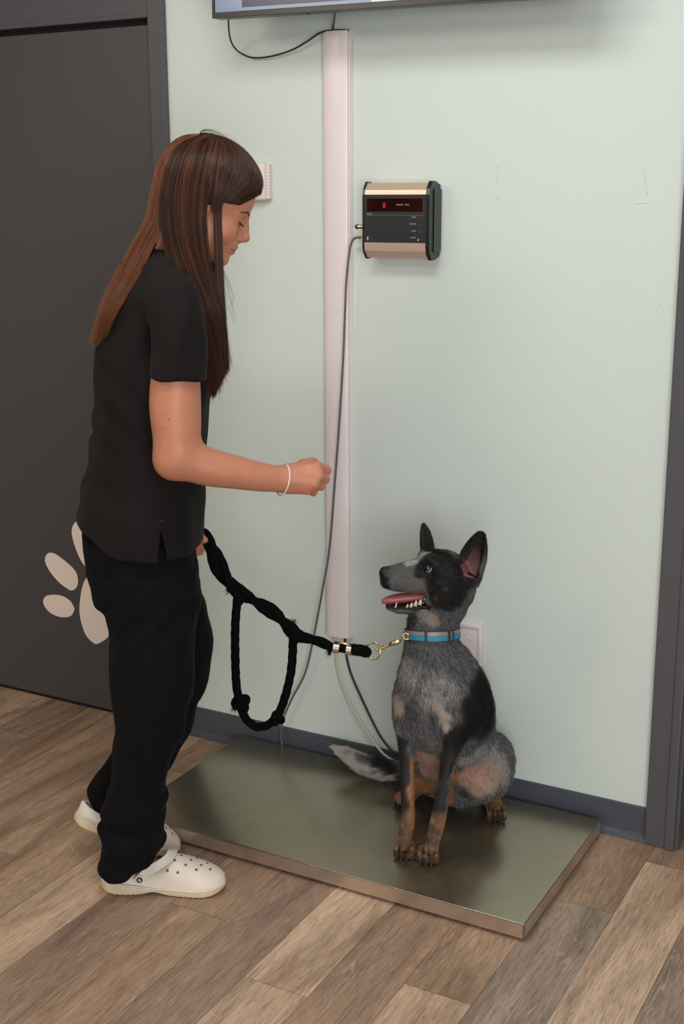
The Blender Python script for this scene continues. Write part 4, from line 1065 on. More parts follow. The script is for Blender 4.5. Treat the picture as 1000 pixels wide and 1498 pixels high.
def clog(M4, nm_label):
    """clog in own axes: x toe-ward, z up, length .27; M4 places it in her frame"""
    root = bpy.data.objects.new('clog', None); SC.collection.objects.link(root); root.parent = woman; root.matrix_local = Matrix(M4.tolist())
    if nm_label: root['label'] = nm_label
    foot_w = lambda x: np.interp(x, *TW)
    off = lambda x: np.interp(x, [-.135, -.04, .05, .135], [0, -.001, .0, -.006])
    # outsole
    s1 = Solid()
    def sole(P, t0=0.0, t1=0.0165, gr=0.0):
        x = np.clip(P[:, 0], -.136, .136); wd = foot_w(x) + gr; d = np.abs(P[:, 1] - off(x)) - wd
        d = np.maximum(d * 0.8, np.abs(P[:, 0]) - .1375 - gr)
        lift = 0.010 * np.clip((x - 0.08) / 0.055, 0, 1) ** 2 + 0.006 * np.clip((-0.1 - x) / 0.035, 0, 1) ** 2 + 0.007 * np.exp(-((x + .02) / .022) ** 2)
        top_l = t1 + 0.011 * np.clip((-x - .02) / 0.08, 0, 1) + 0.004 * np.clip((x - 0.08) / .05, 0, 1)
        dz = np.maximum(lift + t0 - P[:, 2], P[:, 2] - top_l); r = 0.006
        q = np.maximum(np.stack([d + r, dz + r], 1), 0); return np.minimum(np.maximum(d + r, dz + r), 0) + np.linalg.norm(q, axis=1) - r
    s1.fn(sole, (-.145, -.06, -.002), (.145, .06, .05), 0.002)
    for i in range(22):      # tread notches
        x = -.12 + i * .0115; s1.cap((x, -.07, 0.001), (x, .07, 0.001), 0.0022, 0.0022, 0.001, 's')
    v_, q_ = s1.skin(0.0022, 1); link('sole', mesh_np('sole', v_, q_), M_CLOGS, root)
    # upper: closed toe, low heel cup
    s2 = Solid()
    def up(P, sh_=0.0):
        x = np.clip(P[:, 0], -.134, .134); wd = foot_w(x) - 0.0015 - sh_
        H_ = np.interp(x, *TH) - sh_
        zz = np.clip((P[:, 2] - 0.012) / (H_ - 0.012), -1, 3)
        return (np.sqrt(((P[:, 1] - off(x)) / wd) ** 2 * 0.999 + (np.clip(zz, 0, 3)) ** 2.6 + 1e-9) - 1) * 0.03 * 1.0 + 0.0
    s2.fn(lambda P: np.maximum(np.maximum(up(P), np.abs(P[:, 0]) - .1345), 0.010 - P[:, 2]), (-.14, -.06, .008), (.14, .06, .085), 0.003)
    s2.fn(lambda P: np.maximum(up(P, 0.0045), np.maximum(np.abs(P[:, 0] + .0) - .1300, 0.016 - P[:, 2])), (-.14, -.06, .0), (.14, .06, .085), 0.002, 's')
    # foot opening
    s2.ell((-0.060, 0, 0.075), (0.074, 0.034, 0.034), 0.006, 's')
    v_, q_ = s2.skin(0.0020, 1); Cc = None
    upper = link('upper', mesh_np('upper', v_, q_), M_CLOG, root)
    bvu = BVHTree.FromPolygons([tuple(p) for p in v_], [tuple(q) for q in q_.tolist()])
    b = MB()   # the ridge where upper meets sole
    P = [(x, (off(x) + sgn * (foot_w(x) + .0005)), 0.0180 + 0.012 * max(0, min(1, (-x - .02) / 0.08)) + 0.004 * max(0, min(1, (x - .08) / .05))) for sgn, xs in ((-1, np.linspace(-.13, .132, 50)), (1, np.linspace(.132, -.13, 50))) for x in xs]
    b.tube(P, 0.0022, 6, closed=True); b.build('welt', M_CLOG, root, smooth=True)
    # vent holes
    for i, (x, y) in enumerate([(.028, -.016), (.052, -.022), (.075, -.027), (.040, .004), (.062, -.004), (.084, -.010), (.104, -.014), (.050, .020), (.073, .014), (.096, .006), (.030, .024), (.013, -.030), (.036, -.036)]):
        hit = bvu.ray_cast(Vector((x, y, .12)), Vector((0, 0, -1)))
        if hit[0] is None: continue
        n_ = hit[1]; b = MB(); b.cyl(hit[0] - n_ * .002, hit[0] + n_ * .0007, 0.0032, 0.0032, 14); b.build('vent_hole', M_HOLE, upper)
    # heel strap with its rivets
    b = MB(); st = []
    for t in np.linspace(0, 1, 30):
        a = math.pi * (t - .5); st.append(None)
    A1, A2 = np.array([-.046, -.0395, .044]), np.array([.010, -.024, .078])
    A3, A4 = np.array([-.046, .0385, .044]), np.array([.010, .024, .078])
    pts = spline([A1, A1 * .6 + A2 * .4 + np.array([0, -.004, .004]), A2, np.array([.022, 0, .086]), A4, A3 * .6 + A4 * .4 + np.array([0, .004, .004]), A3], 60)
    T0, N0, B0 = frames(pts)
    rings = []
    for i, p in enumerate(pts):
        ctr_ = np.array([p[0], 0, 0.035]); o_ = p - ctr_; o_ -= T0[i] * (o_ @ T0[i]); o_ /= np.linalg.norm(o_); sd = np.cross(T0[i], o_)
        rings.append([b.bm.verts.new(Vector(p + sd * a_ + o_ * c_)) for a_, c_ in ((-.0105, 0), (-.0100, .0032), (-.005, .0022), (.005, .0022), (.0100, .0032), (.0105, 0), (0, -.001))])
    for r0, r1 in zip(rings[:-1], rings[1:]):
        for k in range(7): b.bm.faces.new((r0[k], r0[(k + 1) % 7], r1[(k + 1) % 7], r1[k]))
    b.bm.faces.new(rings[0]); b.bm.faces.new(rings[-1][::-1]); strap = b.build('heel_strap', M_CLOG, root, smooth=True, auto=50)
    for sgn, A_ in ((-1, A1), (1, A3)):
        b = MB(); b.cyl(A_ - np.array([0, -sgn * .003, 0]), A_ + np.array([0, sgn * .0045, 0]), 0.0105, 0.0100, 24); rv = b.build('rivet_pad', M_CLOG, strap, smooth=True, auto=40)
        b = MB(); y_ = A_[1] + sgn * .0048; b.cyl((A_[0], y_ - .001, A_[2]), (A_[0], y_ + .0008 * sgn, A_[2]), 0.0068, 0.0066, 24); b.build('rivet', M_BLK, strap, smooth=True, auto=40)
        b = MB(); yy = y_ + .0014 * sgn
        e = [(-.0040, .0008), (-.0015, .0028), (.0015, .0036), (.0022, .0010), (.0026, -.0012), (.0042, -.0024), (.0032, -.0040), (-.0002, -.0038), (-.0012, -.0016), (-.0035, -.0006)]
        b.prism([(A_[0] + x, yy, A_[2] + z) for x, z in e], (0, -sgn * .0006, 0)); b.build('rivet_emblem', mat('grey_print_emblem', s2l(190, 186, 196), 0.5), strap)
    return root


def place(px, rz, pitch=0.0, roll=0.0, scale=1.0):
    M4 = np.eye(4); M4[:3, :3] = (rotm('Z', rz) @ rotm('Y', pitch) @ rotm('X', roll)) * scale; M4[:3, 3] = px; return M4
cn = w(240, 1303, -.113); cn[2] = 0.0
clogN = clog(place(cn, math.radians(-7), 0, 0, 1.07), 'scuffed white foam clog flat on the floor')
toe = w(255, 1232, .075)
pit_ = math.radians(24)
Rf = rotm('Z', math.radians(2)) @ rotm('Y', pit_)
toe_l = np.array([.115, 0, .006]) * 1.0
cf = np.array([toe[0] - 0.012, 0.070, 0.0]) - Rf @ toe_l
cf[2] = -(Rf @ toe_l)[2] + 0.002
clogF = clog(place(cf, math.radians(2), pit_, 0, 1.0), 'white foam clog with its heel lifted')
# ================================================================== THE DOG
DO = np.array([0.22, -0.28, PZ])
dog = empty('dog', tuple(DO), 0, 'grey speckled dog with black head patch and tan legs sitting on the steel platform', 'dog')
d_ = lambda u, v, y: aty(u, v, y) - DO
dz = lambda u, v, z: atz(u, v, PZ + z) - DO
B_ = Solid()
dc = lambda lst, k=0.02, **kw: B_.limb([(d_(u, v, y), r) for u, v, y, r in lst], k, **kw)
CAX = np.array([-.14, .20, 1.0]); CAX /= np.linalg.norm(CAX); CC0 = aty(632, 927, -.290)
# trunk
B_.ell(d_(645, 1015, -.285), (.108, .105, .115), 0.03, R=rotm('X', math.radians(-18)))
B_.ell(d_(620, 1035, -.325), (.070, .075, .085), 0.03)
B_.ell(d_(668, 1040, -.250), (.085, .100, .110), 0.03)
dc([(640, 985, -.29, .078), (655, 1050, -.25, .100), (684, 1106, -.18, .080), (690, 1128, -.13, .074)], 0.03)
dc([(636, 1060, -.30, .075), (640, 1105, -.25, .062)], 0.03)
# neck
dc([(646, 872, -.270, .054), (636, 900, -.284, .0590), (632, 930, -.290, .0615), (633, 955, -.293, .068), (638, 990, -.295, .084)], 0.02)
# haunches
B_.ell(d_(716, 1121, -.165), (.060, .108, .070), 0.03, R=rotm('Z', math.radians(14)) @ rotm('X', math.radians(12)))
B_.ell(d_(694, 1140, -.215), (.052, .060, .044), 0.02)
B_.ell(d_(624, 1122, -.165), (.050, .095, .060), 0.03)
B_.ell(d_(670, 1150, -.150), (.080, .070, .045), 0.03)
# sheath and thigh fold
dc([(668, 1150, -.215, .026), (678, 1162, -.205, .021)], 0.02)
# front legs
dc([(664, 1035, -.33, .054), (663, 1066, -.345, .036), (661, 1092, -.355, .0225), (654, 1124, -.375, .0170), (648, 1156, -.39, .0162), (643, 1188, -.405, .0172), (639, 1206, -.412, .0180), (634, 1226, -.420, .0165), (630, 1243, -.428, .0170)], 0.010)
dc([(606, 1030, -.35, .050), (597, 1056, -.36, .034), (594, 1080, -.365, .0215), (595, 1124, -.385, .0170), (596, 1156, -.40, .0160), (596, 1188, -.412, .0165), (595, 1206, -.420, .0175), (592, 1226, -.430, .0162), (590, 1240, -.437, .0170)], 0.010)
toes = []; grooves = []
def paw(cx, cv, span, rot, n=4, sc=1.0):
    base = dz(cx, cv, 0.0); a = math.radians(rot); fv = np.array([math.sin(a), -math.cos(a), 0]); lv = np.array([math.cos(a), math.sin(a), 0]); zz = np.array([0, 0, 1.0])
    for i in range(n):
        t = (i - (n - 1) / 2) / ((n - 1) / 2); tip = base + lv * t * span - fv * (.007 + .006 * abs(t) ** 1.5); tip[2] = 0
        B_.limb([(tip - fv * .034 * sc - lv * t * span * .3 + zz * .0225 * sc, .0088 * sc), (tip - fv * .013 * sc + zz * .0200 * sc, .0078 * sc), (tip - fv * .002 + zz * .0092 * sc, .0075 * sc)], 0.0012)
        toes.append((tip + fv * .0055 + zz * .0080 * sc, fv))
    R_ = np.stack([lv, -fv, zz], 1)
    B_.ell(base - fv * .040 * sc + zz * .013 * sc, (span * 1.05, .022 * sc, .013 * sc), 0.005, R=R_)
    for i in range(n - 1):
        t = (i + .5 - (n - 1) / 2) / ((n - 1) / 2); tip = base + lv * t * span; tip[2] = 0
        B_.limb([(tip - fv * .030 * sc + zz * .0345 * sc - lv * t * span * .3, .0022), (tip - fv * .014 * sc + zz * .0270 * sc, .0040), (tip + fv * .001 + zz * .013 * sc, .0040), (tip + fv * .003 + zz * .002, .0030)], 0.0025, 's')
        grooves.extend([tip - fv * q_ * sc + zz * z_ * sc - lv * t * span * .3 * (q_ / .03) for q_, z_ in ((-.001, .006), (.002, .012), (.006, .017), (.011, .0225), (.017, .026), (.024, .0295))])
paw(626, 1269, .0195, 24); paw(590, 1261, .0190, 20)
# hind feet
dc([(722, 1148, -.100, .032), (717, 1160, -.085, .024), (720, 1172, -.125, .021), (724, 1184, -.150, .0205)], 0.012)
paw(727, 1206, .0175, 24, sc=.95)
dc([(607, 1135, -.17, .030), (608, 1150, -.19, .023), (596, 1162, -.200, .020), (588, 1168, -.21, .0185)], 0.012)
paw(584, 1182, .014, 15, sc=.8)
# tail
dc([(655, 1140, -.09, .030), (618, 1131, -.085, .025), (585, 1127, -.09, .0225), (560, 1126, -.10, .0235), (538, 1120, -.10, .0235), (518, 1110, -.096, .0205), (502, 1101, -.090, .0130), (490, 1095, -.086, .0045)], 0.012)

# ---- head
HC = aty(650, 840, -.300)
yw = math.atan2(-.560, -.828); pt = math.radians(10)
f0 = np.array([math.cos(yw), math.sin(yw), 0]); LN = np.array([-f0[1], f0[0], 0])
DF = f0 * math.cos(pt) + np.array([0, 0, math.sin(pt)]); DU = np.cross(DF, LN)
DR = np.stack([DF, LN, DU], 1)
def e_(u, v, lat=0.0): return atplane(u, v, HC, LN) + LN * lat - DO
# skull, cheeks
B_.ell(e_(652, 838), (.062, .052, .049), 0.02, R=DR)
B_.ell(e_(640, 828), (.042, .040, .036), 0.02, R=DR)
for s in (-1, 1): B_.ell(e_(648, 858, s * .026), (.042, .027, .034), 0.02, R=DR)
B_.cap(e_(664, 862), e_(652, 880), .048, .050, 0.03)
# muzzle, upper
B_.chain([(e_(617, 836), .034), (e_(598, 840), .0270), (e_(580, 842), .0235), (e_(569, 842), .0205)], 0.014)
for s in (-1, 1):
    B_.chain([(e_(624, 853, s * .020), .0165), (e_(603, 853, s * .0165), .0160), (e_(584, 852, s * .0125), .0160), (e_(573, 852, s * .0085), .0150), (e_(566, 852, s * .0060), .0132)], 0.012)
    B_.cap(e_(622, 815, s * .016), e_(632, 820, s * .034), .0125, .0140, 0.014)       # brows
    B_.ell(e_(622, 825, s * .036), (.0125, .010, .0105), 0.008, 's', R=DR)             # sockets
    B_.ell(e_(624, 825.5, s * .0285), (.0135, .0110, .0122), 0.004, R=DR)              # lids
    B_.ell(e_(622.5, 825.5, s * .0415), (.0078, .0062, .0056), 0.0015, 's', R=DR)
# nose leather
B_.ell(e_(562, 838), (.0125, .0160, .0150), 0.005, R=DR)
for s in (-1, 1): B_.ell(e_(556.0, 839.5, s * .0095), (.0065, .0042, .0042), 0.002, 's', R=DR)
# open mouth: lower jaw dropped
B_.fn(lambda P: -np.minimum(0, 0), (9, 9, 9), (9, 9, 9)) if False else None
for s in (-1, 1):
    B_.chain([(e_(636, 874, s * .024), .018), (e_(618, 879, s * .0205), .0115), (e_(598, 887, s * .0175), .0092), (e_(580, 889, s * .0125), .0082), (e_(568.5, 887.5, s * .0045), .0075)], 0.005)
B_.chain([(e_(630, 885, 0), .020), (e_(606, 892, 0), .0120), (e_(582, 892.5, 0), .0080)], 0.01)
# the gap between the jaws
def jawgap(P):
    q = (P - e_(560, 873)) @ DR; x, y, z = -q[:, 0], q[:, 1], q[:, 2]     # x runs back from the lip
    L = .101; t = np.clip(x / L, 0, 1); half = .0165 * (1 - t ** 1.7) + .0006; mid = .004 - .002 * t
    return np.maximum(np.maximum(np.abs(z - mid) - half, np.abs(y) - (.012 + .030 * t)), np.maximum(x - L, -x - .03))
B_.fn(jawgap, e_(595, 873) - .08, e_(595, 873) + .08, 0.006, 's')
# ears
def ear(base, tip, opening, W, hollow=True):
    L = np.linalg.norm(tip - base); a = (tip - base) / L; o = opening - a * (opening @ a); o /= np.linalg.norm(o); s = np.cross(a, o)
    pr = lambda t: np.interp(t, [-.15, 0, .2, .45, .7, .88, .97, 1.0], [.90, .98, 1.0, .93, .74, .48, .31, .17]) * W
    def f(P):
        q = P - base; t = (q @ a) / L; tc_ = np.clip(t, -.15, 1); wd = pr(tc_); S_ = q @ s; O_ = q @ o
        th = np.maximum(.50 * wd, .0035)
        d1 = (np.sqrt((S_ / wd) ** 2 + (O_ / th) ** 2) - 1) * th
        if hollow:
            w2 = wd * .84; t2 = np.maximum(.52 * wd, .003)
            d2 = (np.sqrt((S_ / w2) ** 2 + ((O_ - .30 * wd - .001) / t2) ** 2) - 1) * t2
            d2 = np.maximum(d2, (0.06 - t) * L); d1 = np.maximum(d1, -d2)
        return np.maximum(d1, np.maximum(t - 1, -.15 - t) * L)
    lo = np.minimum(base, tip) - W; hi = np.maximum(base, tip) + W
    B_.fn(f, lo, hi, 0.006)
    return a, o, s, L
toCam = CAM_LOC - HC; toCam = toCam / np.linalg.norm(toCam)
earN = (e_(680, 836, .030), e_(700.0, 771, .040)); on = toCam * .85 + f0 * .45
earF = (e_(630, 818, -.032), e_(622, 771, -.040)); of_ = f0 * .8 - toCam * .55
aN = ear(earN[0], earN[1], on, .0360); ear(earF[0], earF[1], of_, .027)
V5, Q5 = B_.skin(0.0025, 1)
N5 = normals_of(V5, Q5)
bvD = BVHTree.FromPolygons([tuple(p) for p in V5], [tuple(q) for q in Q5.tolist()])
def hit(u, v):
    o = CAM_LOC - DO; r = ray(u, v); r = r / np.linalg.norm(r)
    q = bvD.ray_cast(Vector(o), Vector(r)); return np.array(q[0]) if q[0] is not None else None

# ---- coat: markings as soft-edged patches over a ticked grey ground
GREY = np.array([.104, .102, .103]); BLK = np.array([.0075, .0070, .0075]); TAN = np.array([.33, .155, .062]); PINK = np.array([.43, .255, .195])
WHITE = np.array([.60, .55, .49]); CREAM = np.array([.42, .33, .26]); SILV = np.array([.30, .29, .285])
patches = []        # (centre, radii scale, colour, strength)
def pa(u, v, r, col, st=1.0):
    c = hit(u, v)
    if c is not None: patches.append((c, r, np.array(col), st))
def pl(pts, r, col, st=1.0, step=4.0):
    pts = np.array(pts, float); d = np.concatenate([[0], np.cumsum(np.linalg.norm(np.diff(pts, axis=0), axis=1))])
    for t in np.linspace(0, d[-1], max(2, int(d[-1] / step))): pa(np.interp(t, d, pts[:, 0]), np.interp(t, d, pts[:, 1]), r, col, st)
for q_ in (( .405 - .22 - .15, 0, 0),): pass
# lower legs tan all round, dark down the front, tan stripe on the inside
for (bx, by) in ((590, 1259), (626, 1267), (726, 1205), (584, 1182)):
    c = dz(bx, by, .0); n_ = 4 if by > 1220 else 3
    for i in range(n_): patches.append((c + np.array([.003 * i, .022 + .010 * i, .012 + .018 * i]), .036, TAN, 1.6))
pl([(636, 1215), (640, 1200)], .022, TAN, 1.0); pl([(594, 1215), (596, 1196)], .022, TAN, 1.0)
pl([(604, 1110), (604, 1150), (604, 1195)], .0085, TAN, 1.8); pl([(664, 1125), (659, 1156), (653, 1200)], .0080, TAN, 1.8)
pl([(586, 1085), (587, 1120), (588, 1150), (588, 1188)], .0125, BLK * 2.5, 1.6); pl([(656, 1085), (650, 1110), (644, 1140), (639, 1185)], .0135, BLK * 2.5, 1.6)
pl([(592, 1196), (593, 1212), (589, 1230)], .0080, BLK * 6, 2.2); pl([(638, 1196), (636, 1212), (628, 1240)], .0080, BLK * 6, 2.2)
for (u, v, r, k) in ((588, 1198, .007, 4), (597, 1206, .006, 5), (586, 1216, .007, 4), (598, 1222, .006, 5), (586, 1232, .007, 3), (598, 1236, .006, 3), (632, 1212, .007, 4), (642, 1218, .006, 5), (625, 1228, .007, 4), (637, 1234, .006, 4), (618, 1244, .006, 3), (634, 1248, .006, 3), (718, 1174, .006, 3), (730, 1178, .006, 3)): pa(u + 2 * math.sin(v), v, r * 1.5, BLK * (k + 2), 2.2)
pa(616, 1152, .026, TAN); pa(604, 1160, .018, TAN)
for g_ in grooves: patches.append((g_, .0046, BLK, 22))
for t, fv in toes: patches.append((t - fv * .012 + np.array([0, 0, .016]), .0052, TAN * 1.3, 9.0))
for (u, v, r, k) in ((588, 1198, .007, 4), (597, 1206, .006, 5), (586, 1216, .007, 4), (598, 1222, .006, 5), (586, 1232, .007, 3), (598, 1236, .006, 3), (632, 1212, .007, 4), (642, 1218, .006, 5), (625, 1228, .007, 4), (637, 1234, .006, 4), (618, 1244, .006, 3), (634, 1248, .006, 3), (718, 1174, .006, 3), (730, 1178, .006, 3)): pa(u + 2 * math.sin(v), v, r * 1.5, BLK * (k + 2), 2.2)
pa(616, 1152, .026, TAN); pa(604, 1160, .018, TAN)
for t, fv in toes:
    lv = np.array([-fv[1], fv[0], 0])
    for q_, z_ in ((0, .006), (.005, .012), (.010, .017), (.017, .021), (.025, .025)): patches.append((t - fv * (q_ + .003) + np.array([0, 0, z_ - .002]) + lv * .0065, .0055, BLK, 6))
    patches.append((t + np.array([0, 0, -.004]), .0055, BLK, 3))
    patches.append((t - fv * .016 + np.array([0, 0, .014]), .0050, TAN * 1.2, 8.0))
for (u, v, r, k) in ((588, 1198, .007, 4), (597, 1206, .006, 5), (586, 1216, .007, 4), (598, 1222, .006, 5), (586, 1232, .007, 3), (598, 1236, .006, 3), (632, 1212, .007, 4), (642, 1218, .006, 5), (625, 1228, .007, 4), (637, 1234, .006, 4), (618, 1244, .006, 3), (634, 1248, .006, 3), (718, 1174, .006, 3), (730, 1178, .006, 3)): pa(u + 2 * math.sin(v), v, r * 1.5, BLK * (k + 2), 2.2)
pa(616, 1152, .026, TAN); pa(604, 1160, .018, TAN)
for x0_, v0_, n_ in ((577, 1244, 4), (611, 1253, 4)):
    for i in range(n_): pl([(x0_ + 8.6 * i - 1, v0_ - 4), (x0_ + 8.2 * i, v0_ + 8)], .0058, BLK, 4.0, 3)
for i in range(3): pl([(717 + 7.5 * i, 1182), (717 + 7.5 * i, 1194)], .0058, BLK, 4.0, 3)
# pink bare belly and inner thigh
for (u, v, r) in ((622, 1112, .030), (630, 1132, .026), (698, 1136, .028), (712, 1130, .026), (690, 1128, .018), (678, 1136, .018), (706, 1145, .02)): pa(u, v, r, PINK, 1.3)
for (u, v, r) in ((722, 1138, .016), (716, 1150, .016), (728, 1125, .014), (700, 1155, .014), (640, 1146, .014)): pa(u, v, r, CREAM, .9)
pa(697, 1133, .010, (.40, .13, .12), .7); pa(705, 1145, .014, CREAM, .6); pa(676, 1160, .016, GREY * .5, .95); pa(668, 1155, .014, GREY * .6, .95)
pa(722, 1108, .024, SILV, 1.0); pa(700, 1104, .024, SILV, .8); pa(735, 1122, .018, SILV, .8); pa(680, 1112, .016, SILV, .7); pa(738, 1140, .014, SILV, .7); pa(600, 985, .03, SILV, .25); pa(640, 1010, .04, SILV, .25)
# black saddle on the near flank, running down to the elbow
for (u, v, r) in ((706, 1000, .030), (712, 1025, .038), (712, 1050, .036), (690, 1060, .034), (690, 1035, .024), (672, 1078, .024), (660, 1098, .018), (656, 1120, .014), (700, 1012, .026)): pa(u, v, r, BLK, 1.6)
pa(752, 1130, .024, BLK, 1.2); pa(748, 1148, .016, BLK, 1.0); pa(752, 1115, .014, BLK, .6)
# chest
pa(583, 1034, .014, CREAM * 1.1, .9); pa(581, 1022, .011, CREAM * .8, .8); pa(643, 1036, .012, CREAM * 1.1, .9); pa(650, 1050, .013, CREAM * 1.2, .9); pa(636, 1026, .010, CREAM, .7); pa(653, 1064, .009, WHITE, .7)
pa(600, 1045, .018, BLK * 5, .5); pa(590, 975, .022, SILV * .8, .5)
# throat and head
pa(632, 905, .014, CREAM, .8); pa(620, 898, .015, SILV, .6); pa(600, 905, .020, BLK * 4, .7); pa(600, 898, .012, BLK * 3, .6)
for (u, v, r) in ((650, 832, .030), (662, 850, .030), (655, 868, .026), (640, 856, .022), (672, 838, .026), (645, 815, .022), (620, 832, .016), (612, 838, .010), (630, 818, .014), (636, 845, .02), (640, 878, .016), (665, 872, .020), (632, 870, .012), (690, 800, .03), (700, 790, .03), (625, 785, .03), (628, 805, .018), (686, 840, .02), (655, 884, .014)): pa(u, v, r, BLK, 1.5)
patches.append((e_(612, 812, -.030), .020, BLK, 1.4))
pa(650, 861, .0055, TAN, 2.2); pa(636, 876, .0055, TAN * .6, 1.6)
pa(612, 811, .010, SILV * 1.3, 1.2); pa(606, 818, .008, SILV, .8); pa(622, 808, .007, SILV, .7); pa(598, 822, .010, SILV * .6, .4)
pa(600, 858, .012, np.array([.15, .11, .08]), .7); pa(615, 862, .010, np.array([.15, .11, .08]), .7)
for x_, y_, la, r_ in ((598, 821, .006, .009), (604, 815, .006, .010), (611, 810, .004, .010), (618, 807.5, .003, .009), (624, 806.5, .003, .007)): patches.append((e_(x_, y_, la), r_, SILV * 1.5, 4.0))
patches.append((e_(562, 838, 0), .0125, BLK, 3.0)); pl([(562, 848), (564, 858)], .0075, BLK, 2.0)
# tail: white with dark spots
for (u, v, r) in ((495, 1098, .03), (508, 1108, .03), (520, 1114, .03), (530, 1125, .022), (545, 1133, .017), (560, 1138, .015), (575, 1139, .014)): pa(u, v, r, WHITE, 2.0)
for (u, v, r) in ((512, 1103, .008), (528, 1108, .012), (536, 1112, .012), (558, 1114, .013), (568, 1118, .013), (575, 1126, .010), (546, 1117, .007), (548, 1130, .006), (534, 1128, .005)): pa(u, v, r, BLK * 2, 3.0)
PC = np.array([p[0] for p in patches]); PR = np.array([p[1] for p in patches]); PCo = np.array([p[2] for p in patches]); PS = np.array([p[3] for p in patches])
def coat(P, jit=0.0, r=None):
    warp = 0.0045 * np.stack([vnoise(P, 55, s) for s in (21, 22, 23)], 1) + 0.0022 * np.stack([vnoise(P, 150, s) for s in (24, 25, 26)], 1)
    X = P + warp; W0 = np.full(len(P), 0.20); num = np.outer(W0, GREY); den = W0.copy(); blackness = np.zeros(len(P))
    for c, rr, co, st in zip(PC, PR * 1.08, PCo, PS):
        w_ = st * (1.7 if co.max() < .02 else 1.0) * np.exp(-np.clip(((X - c) ** 2).sum(1) / rr ** 2, 0, 20) ** 2.0); num += w_[:, None] * co; den += w_
        if co.max() < .02: blackness += w_ * 1.3
    col = num / den[:, None]
    return col, blackness / den
C5, bl5 = coat(V5)
C5 *= (1 + 0.25 * vnoise(V5, 160, 31) + 0.15 * vnoise(V5, 420, 32))[:, None]
# bare skin: nose, lips, inner ear, mouth
hq = (V5 - e_(560, 873)) @ DR
nose_m = np.exp(-(((V5 - e_(562, 838)) @ DR / np.array([.0155, .020, .0155])) ** 2).sum(1) ** 2)
gapd = jawgap(V5); inm = (gapd < .0032) & (hq[:, 0] > -.105)
cav = inm
C5 = C5 * (1 - nose_m[:, None]) + np.array([.010, .009, .009]) * nose_m[:, None]
C5[cav] = np.array([.035, .012, .012])
lip = (gapd >= .0022) & (gapd < np.where(hq[:, 2] < .004, .0095, .0060)) & (hq[:, 0] > -.11) & (hq[:, 0] < .02); C5[lip] = np.array([.012, .010, .010])
be, te = earN; q = V5 - be; tE = (q @ aN[0]) / aN[3]; oE = q @ aN[1]; sE = q @ aN[2]
inner = (tE > .02) & (tE < .80) & (N5 @ aN[1] > .1) & (np.abs(sE) < .019 * (1.12 - tE)) & (oE > -.02) & (oE < .02) & (np.linalg.norm(q, axis=1) < .1)
ie = np.where(inner)[0]; mixk = np.clip(1.05 - tE[ie] * 1.6, 0, 1)[:, None] * (0.8 + .2 * np.clip(vnoise(V5[ie], 60, 5), -1, 1))[:, None]
C5[ie] = C5[ie] * (1 - mixk) + np.array([.26, .105, .09]) * mixk
M_DSK = mat('dog_coat_ground', (.1, .1, .1), 0.62, attr='tint', spec=0.25)
dbody = link('body', mesh_np('body', V5, Q5, np.clip(C5 * .8, 0, 1)), M_DSK, dog)

# ---- fur
flow = []           # (point, direction, length)
def fl(p, dr, L): flow.append((np.asarray(p), np.asarray(dr, float) / np.linalg.norm(dr), L))
for u, v, lat in ((565, 842, 0), (585, 835, .015), (600, 850, .02), (600, 820, 0)): fl(e_(u, v, lat), -DF * 1 + DU * -.1, .0035)
for u, v, lat in ((625, 808, 0), (640, 812, .03), (655, 840, .05), (640, 865, .04)): fl(e_(u, v, lat), -DF - DU * .25, .006)
fl(e_(665, 860, .04), -DF * .7 - DU * .8, .010); fl(e_(590, 893, .01), -DF - DU * .2, .004); fl(e_(625, 892, .01), -DF - DU * .5, .008)
for p_, dr in ((earN, earN[1] - earN[0]), (earF, earF[1] - earF[0])):
    for t in (.3, .6, .95): fl(p_[0] * (1 - t) + p_[1] * t, dr, .0045)
for u, v, y in ((640, 900, -.30), (600, 905, -.33), (665, 900, -.28)): fl(d_(u, v, y), (.05, .1, -1), .010)
for u, v, y in ((640, 970, -.36), (600, 980, -.35), (680, 955, -.28)): fl(d_(u, v, y), (.10, .1, -1), .015)
for u, v, y in ((620, 1030, -.40), (660, 1020, -.36), (585, 1040, -.37), (700, 1020, -.24)): fl(d_(u, v, y), (.12, .25, -1), .012)
for u, v, y in ((720, 1080, -.2), (700, 1090, -.27), (750, 1125, -.16)): fl(d_(u, v, y), (.25, .3, -1), .013)
for u, v, y in ((700, 1150, -.26), (680, 1165, -.24), (620, 1130, -.26)): fl(d_(u, v, y), (.1, 0, -1), .011)
for u, v, y in ((590, 1130, -.4), (650, 1130, -.4), (590, 1200, -.43), (640, 1200, -.43), (720, 1170, -.15), (600, 1160, -.2)): fl(d_(u, v, y), (.02, .05, -1), .0045)
for u, v, y in ((590, 1245, -.46), (628, 1255, -.46), (725, 1195, -.2), (583, 1175, -.23)): fl(d_(u, v, y), (.3, -.8, -.5), .0018)
for (u, v), (u2, v2) in (((600, 1128), (570, 1126)), ((560, 1124), (530, 1116)), ((520, 1110), (490, 1094))): fl(d_(u, v, -.10), d_(u2, v2, -.095) - d_(u, v, -.10), .020)
FP = np.array([f[0] for f in flow]); FD = np.array([f[1] for f in flow]); FL = np.array([f[2] for f in flow])
fr_ = np.random.default_rng(3)
A5 = V5[Q5]; ar_ = np.linalg.norm(np.cross(A5[:, 2] - A5[:, 0], A5[:, 3] - A5[:, 1]), axis=1)
ctr5 = A5.mean(1); vis = ((CAM_LOC - DO - ctr5) * normals_of(V5, Q5)[Q5[:, 0]]).sum(1)
wgt = ar_ * np.where(vis > -0.3, 1.0, 0.25)
headw = np.exp(-((ctr5 - (HC - DO)) ** 2).sum(1) / .12 ** 2); wgt *= (1 + 1.6 * headw)
